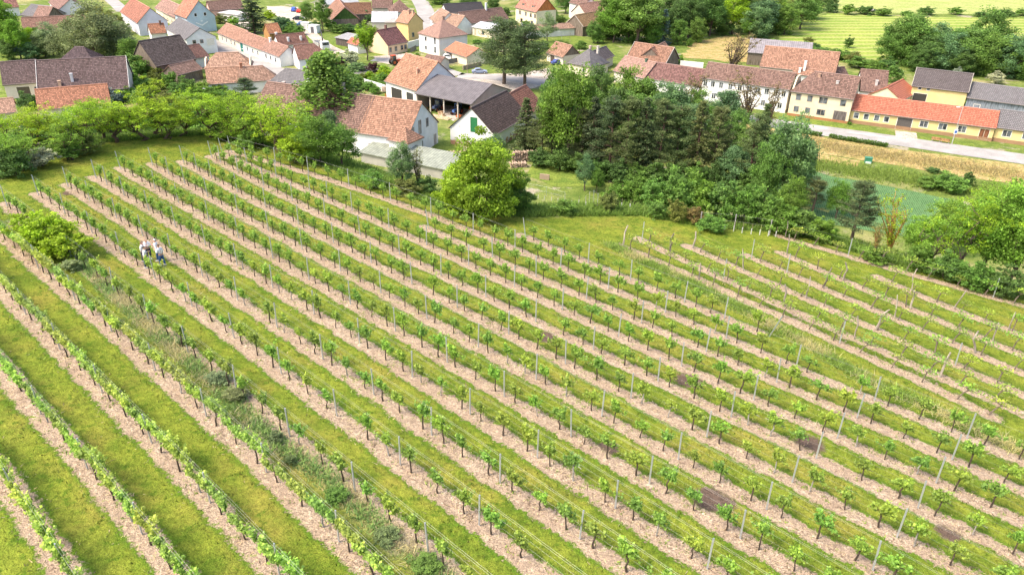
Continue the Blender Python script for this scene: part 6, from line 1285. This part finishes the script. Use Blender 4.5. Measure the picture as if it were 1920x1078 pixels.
# ------------------------------------------------------------------ firewood, door frame, bench by the barn
def wood_stack(px, L, rows_, label, seed, head=.2):
    rn = random.Random(seed); b = atz(*px); m = MB()
    for r in range(rows_):
        n = int(L / .32)
        for i in range(n):
            x = -L / 2 + i * .32 + rn.gauss(0, .05); z = .12 + r * .22 + rn.gauss(0, .02); l = rn.uniform(.4, .62)
            m.tube([(x, -l + rn.gauss(0, .12), z + rn.gauss(0, .03)), (x + rn.gauss(0, .05), l, z + rn.gauss(0, .05))], rn.uniform(.09, .15), 5)
    props(m.build('firewood', M['wood'], None, (.46, .34, .26), loc=b, rotz=head), label, 'firewood', kind='stuff')
wood_stack((986, 302), 5.2, 9, 'tall stack of split grey-brown firewood beside the conifers', 1); wood_stack((975, 313), 3.5, 4, 'low tumbled firewood heap in front of the tall stack', 2); wood_stack((862, 292), 5.5, 4, 'heap of pale firewood behind the huge bush', 3); wood_stack((905, 294), 4.5, 3, 'scattered firewood heap by the old barn', 5)
b = atz(864, 270); t = thing('old_door', 'weathered green door frame leaning on the old barn wall', 'door', b, -.35); m = MB(); m.box(-1.1, -.95, -.06, .06, 0, 2.6); m.box(.95, 1.1, -.06, .06, 0, 2.6); m.box(-.95, .95, -.06, .06, 2.4, 2.6); o = m.build('frame', M['wood'], t, (.22, .28, .26)); m = MB(); m.box(-.95, .95, -.03, .03, 0, 2.4); m.build('panel', M['wood'], t, (.28, .35, .32)); m = MB(); m.box(-.35, .35, -.05, -.03, .1, 1.5); m.build('wicket', M['wood'], t, (.12, .2, .16)); t.rotation_euler = (-.16, 0, -.35)
b = atz(812, 266); t = thing('garden_bench', 'grey bench on the paving by the white farmhouse gable', 'bench', b, .5); m = MB(); m.box(-1, 1, -.22, .22, .42, .48); m.build('seat', M['wood'], t, (.35, .33, .31))
for x in (-.8, .8): m = MB(); m.box(x - .05, x + .05, -.2, .2, 0, .42); m.build('leg', M['wood'], t, (.3, .28, .26))

vp = np.array([atz(*p)[:2] for p in [(1505, 264), (1600, 284), (1700, 298), (1800, 312), (1925, 334)]])
xy, q = scatter_line(vp, 2.2, 9000, rg)
stuff('dry_grass', 'dry straw coloured grass on the verge below the road', blades(on_ground(xy, 0), .5, .06, rg, .8), rg.uniform(.1, .9, len(xy)), (0.38, 0.32, 0.15))
xy, q = scatter_line(np.array([atz(*p)[:2] for p in [(1500, 305), (1610, 322), (1700, 335), (1800, 350), (1900, 372)]]), 2.0, 14000, rg)
stuff('tall_grass', 'rough green grass between the dry verge and the crop field', blades(on_ground(xy, 0), .5, .07, rg, .7), rg.uniform(.2, .9, len(xy)), (0.19, 0.27, 0.055))
# ------------------------------------------------------------------ light: thin bright cloud, sun high on the left
SUN_EL, SUN_AZ = math.radians(54), math.radians(-112)      # azimuth from +Y towards +X; the sun stands to the left, a little behind the camera
w = bpy.data.worlds.new('World'); scene.world = w; w.use_nodes = True
nt = w.node_tree; nt.nodes.clear()
sky = nt.nodes.new('ShaderNodeTexSky'); sky.sky_type = 'NISHITA'; sky.sun_disc = False
sky.sun_elevation = SUN_EL; sky.sun_rotation = SUN_AZ; sky.air_density = 1.0; sky.dust_density = 5.0; sky.ozone_density = 1.0
bg = nt.nodes.new('ShaderNodeBackground'); bg.inputs[1].default_value = 0.15
ow = nt.nodes.new('ShaderNodeOutputWorld'); nt.links.new(sky.outputs[0], bg.inputs[0]); nt.links.new(bg.outputs[0], ow.inputs[0])
sl = bpy.data.lights.new('sun', 'SUN'); sl.energy = 1.5; sl.angle = math.radians(14); sl.color = (1.0, 0.90, 0.74)
so = bpy.data.objects.new('sun', sl); COL.objects.link(so)
sd_ = Vector((math.sin(SUN_AZ) * math.cos(SUN_EL), math.cos(SUN_AZ) * math.cos(SUN_EL), math.sin(SUN_EL)))
so.rotation_euler = sd_.to_track_quat('Z', 'Y').to_euler(); so.location = sd_ * 100
scene.view_settings.view_transform = 'Standard'; scene.view_settings.look = 'None'; scene.view_settings.gamma = 1
scene.view_settings.exposure = 1.27
scene.cycles.max_bounces = 6; scene.cycles.diffuse_bounces = 3; scene.cycles.transmission_bounces = 4; scene.cycles.use_denoising = True
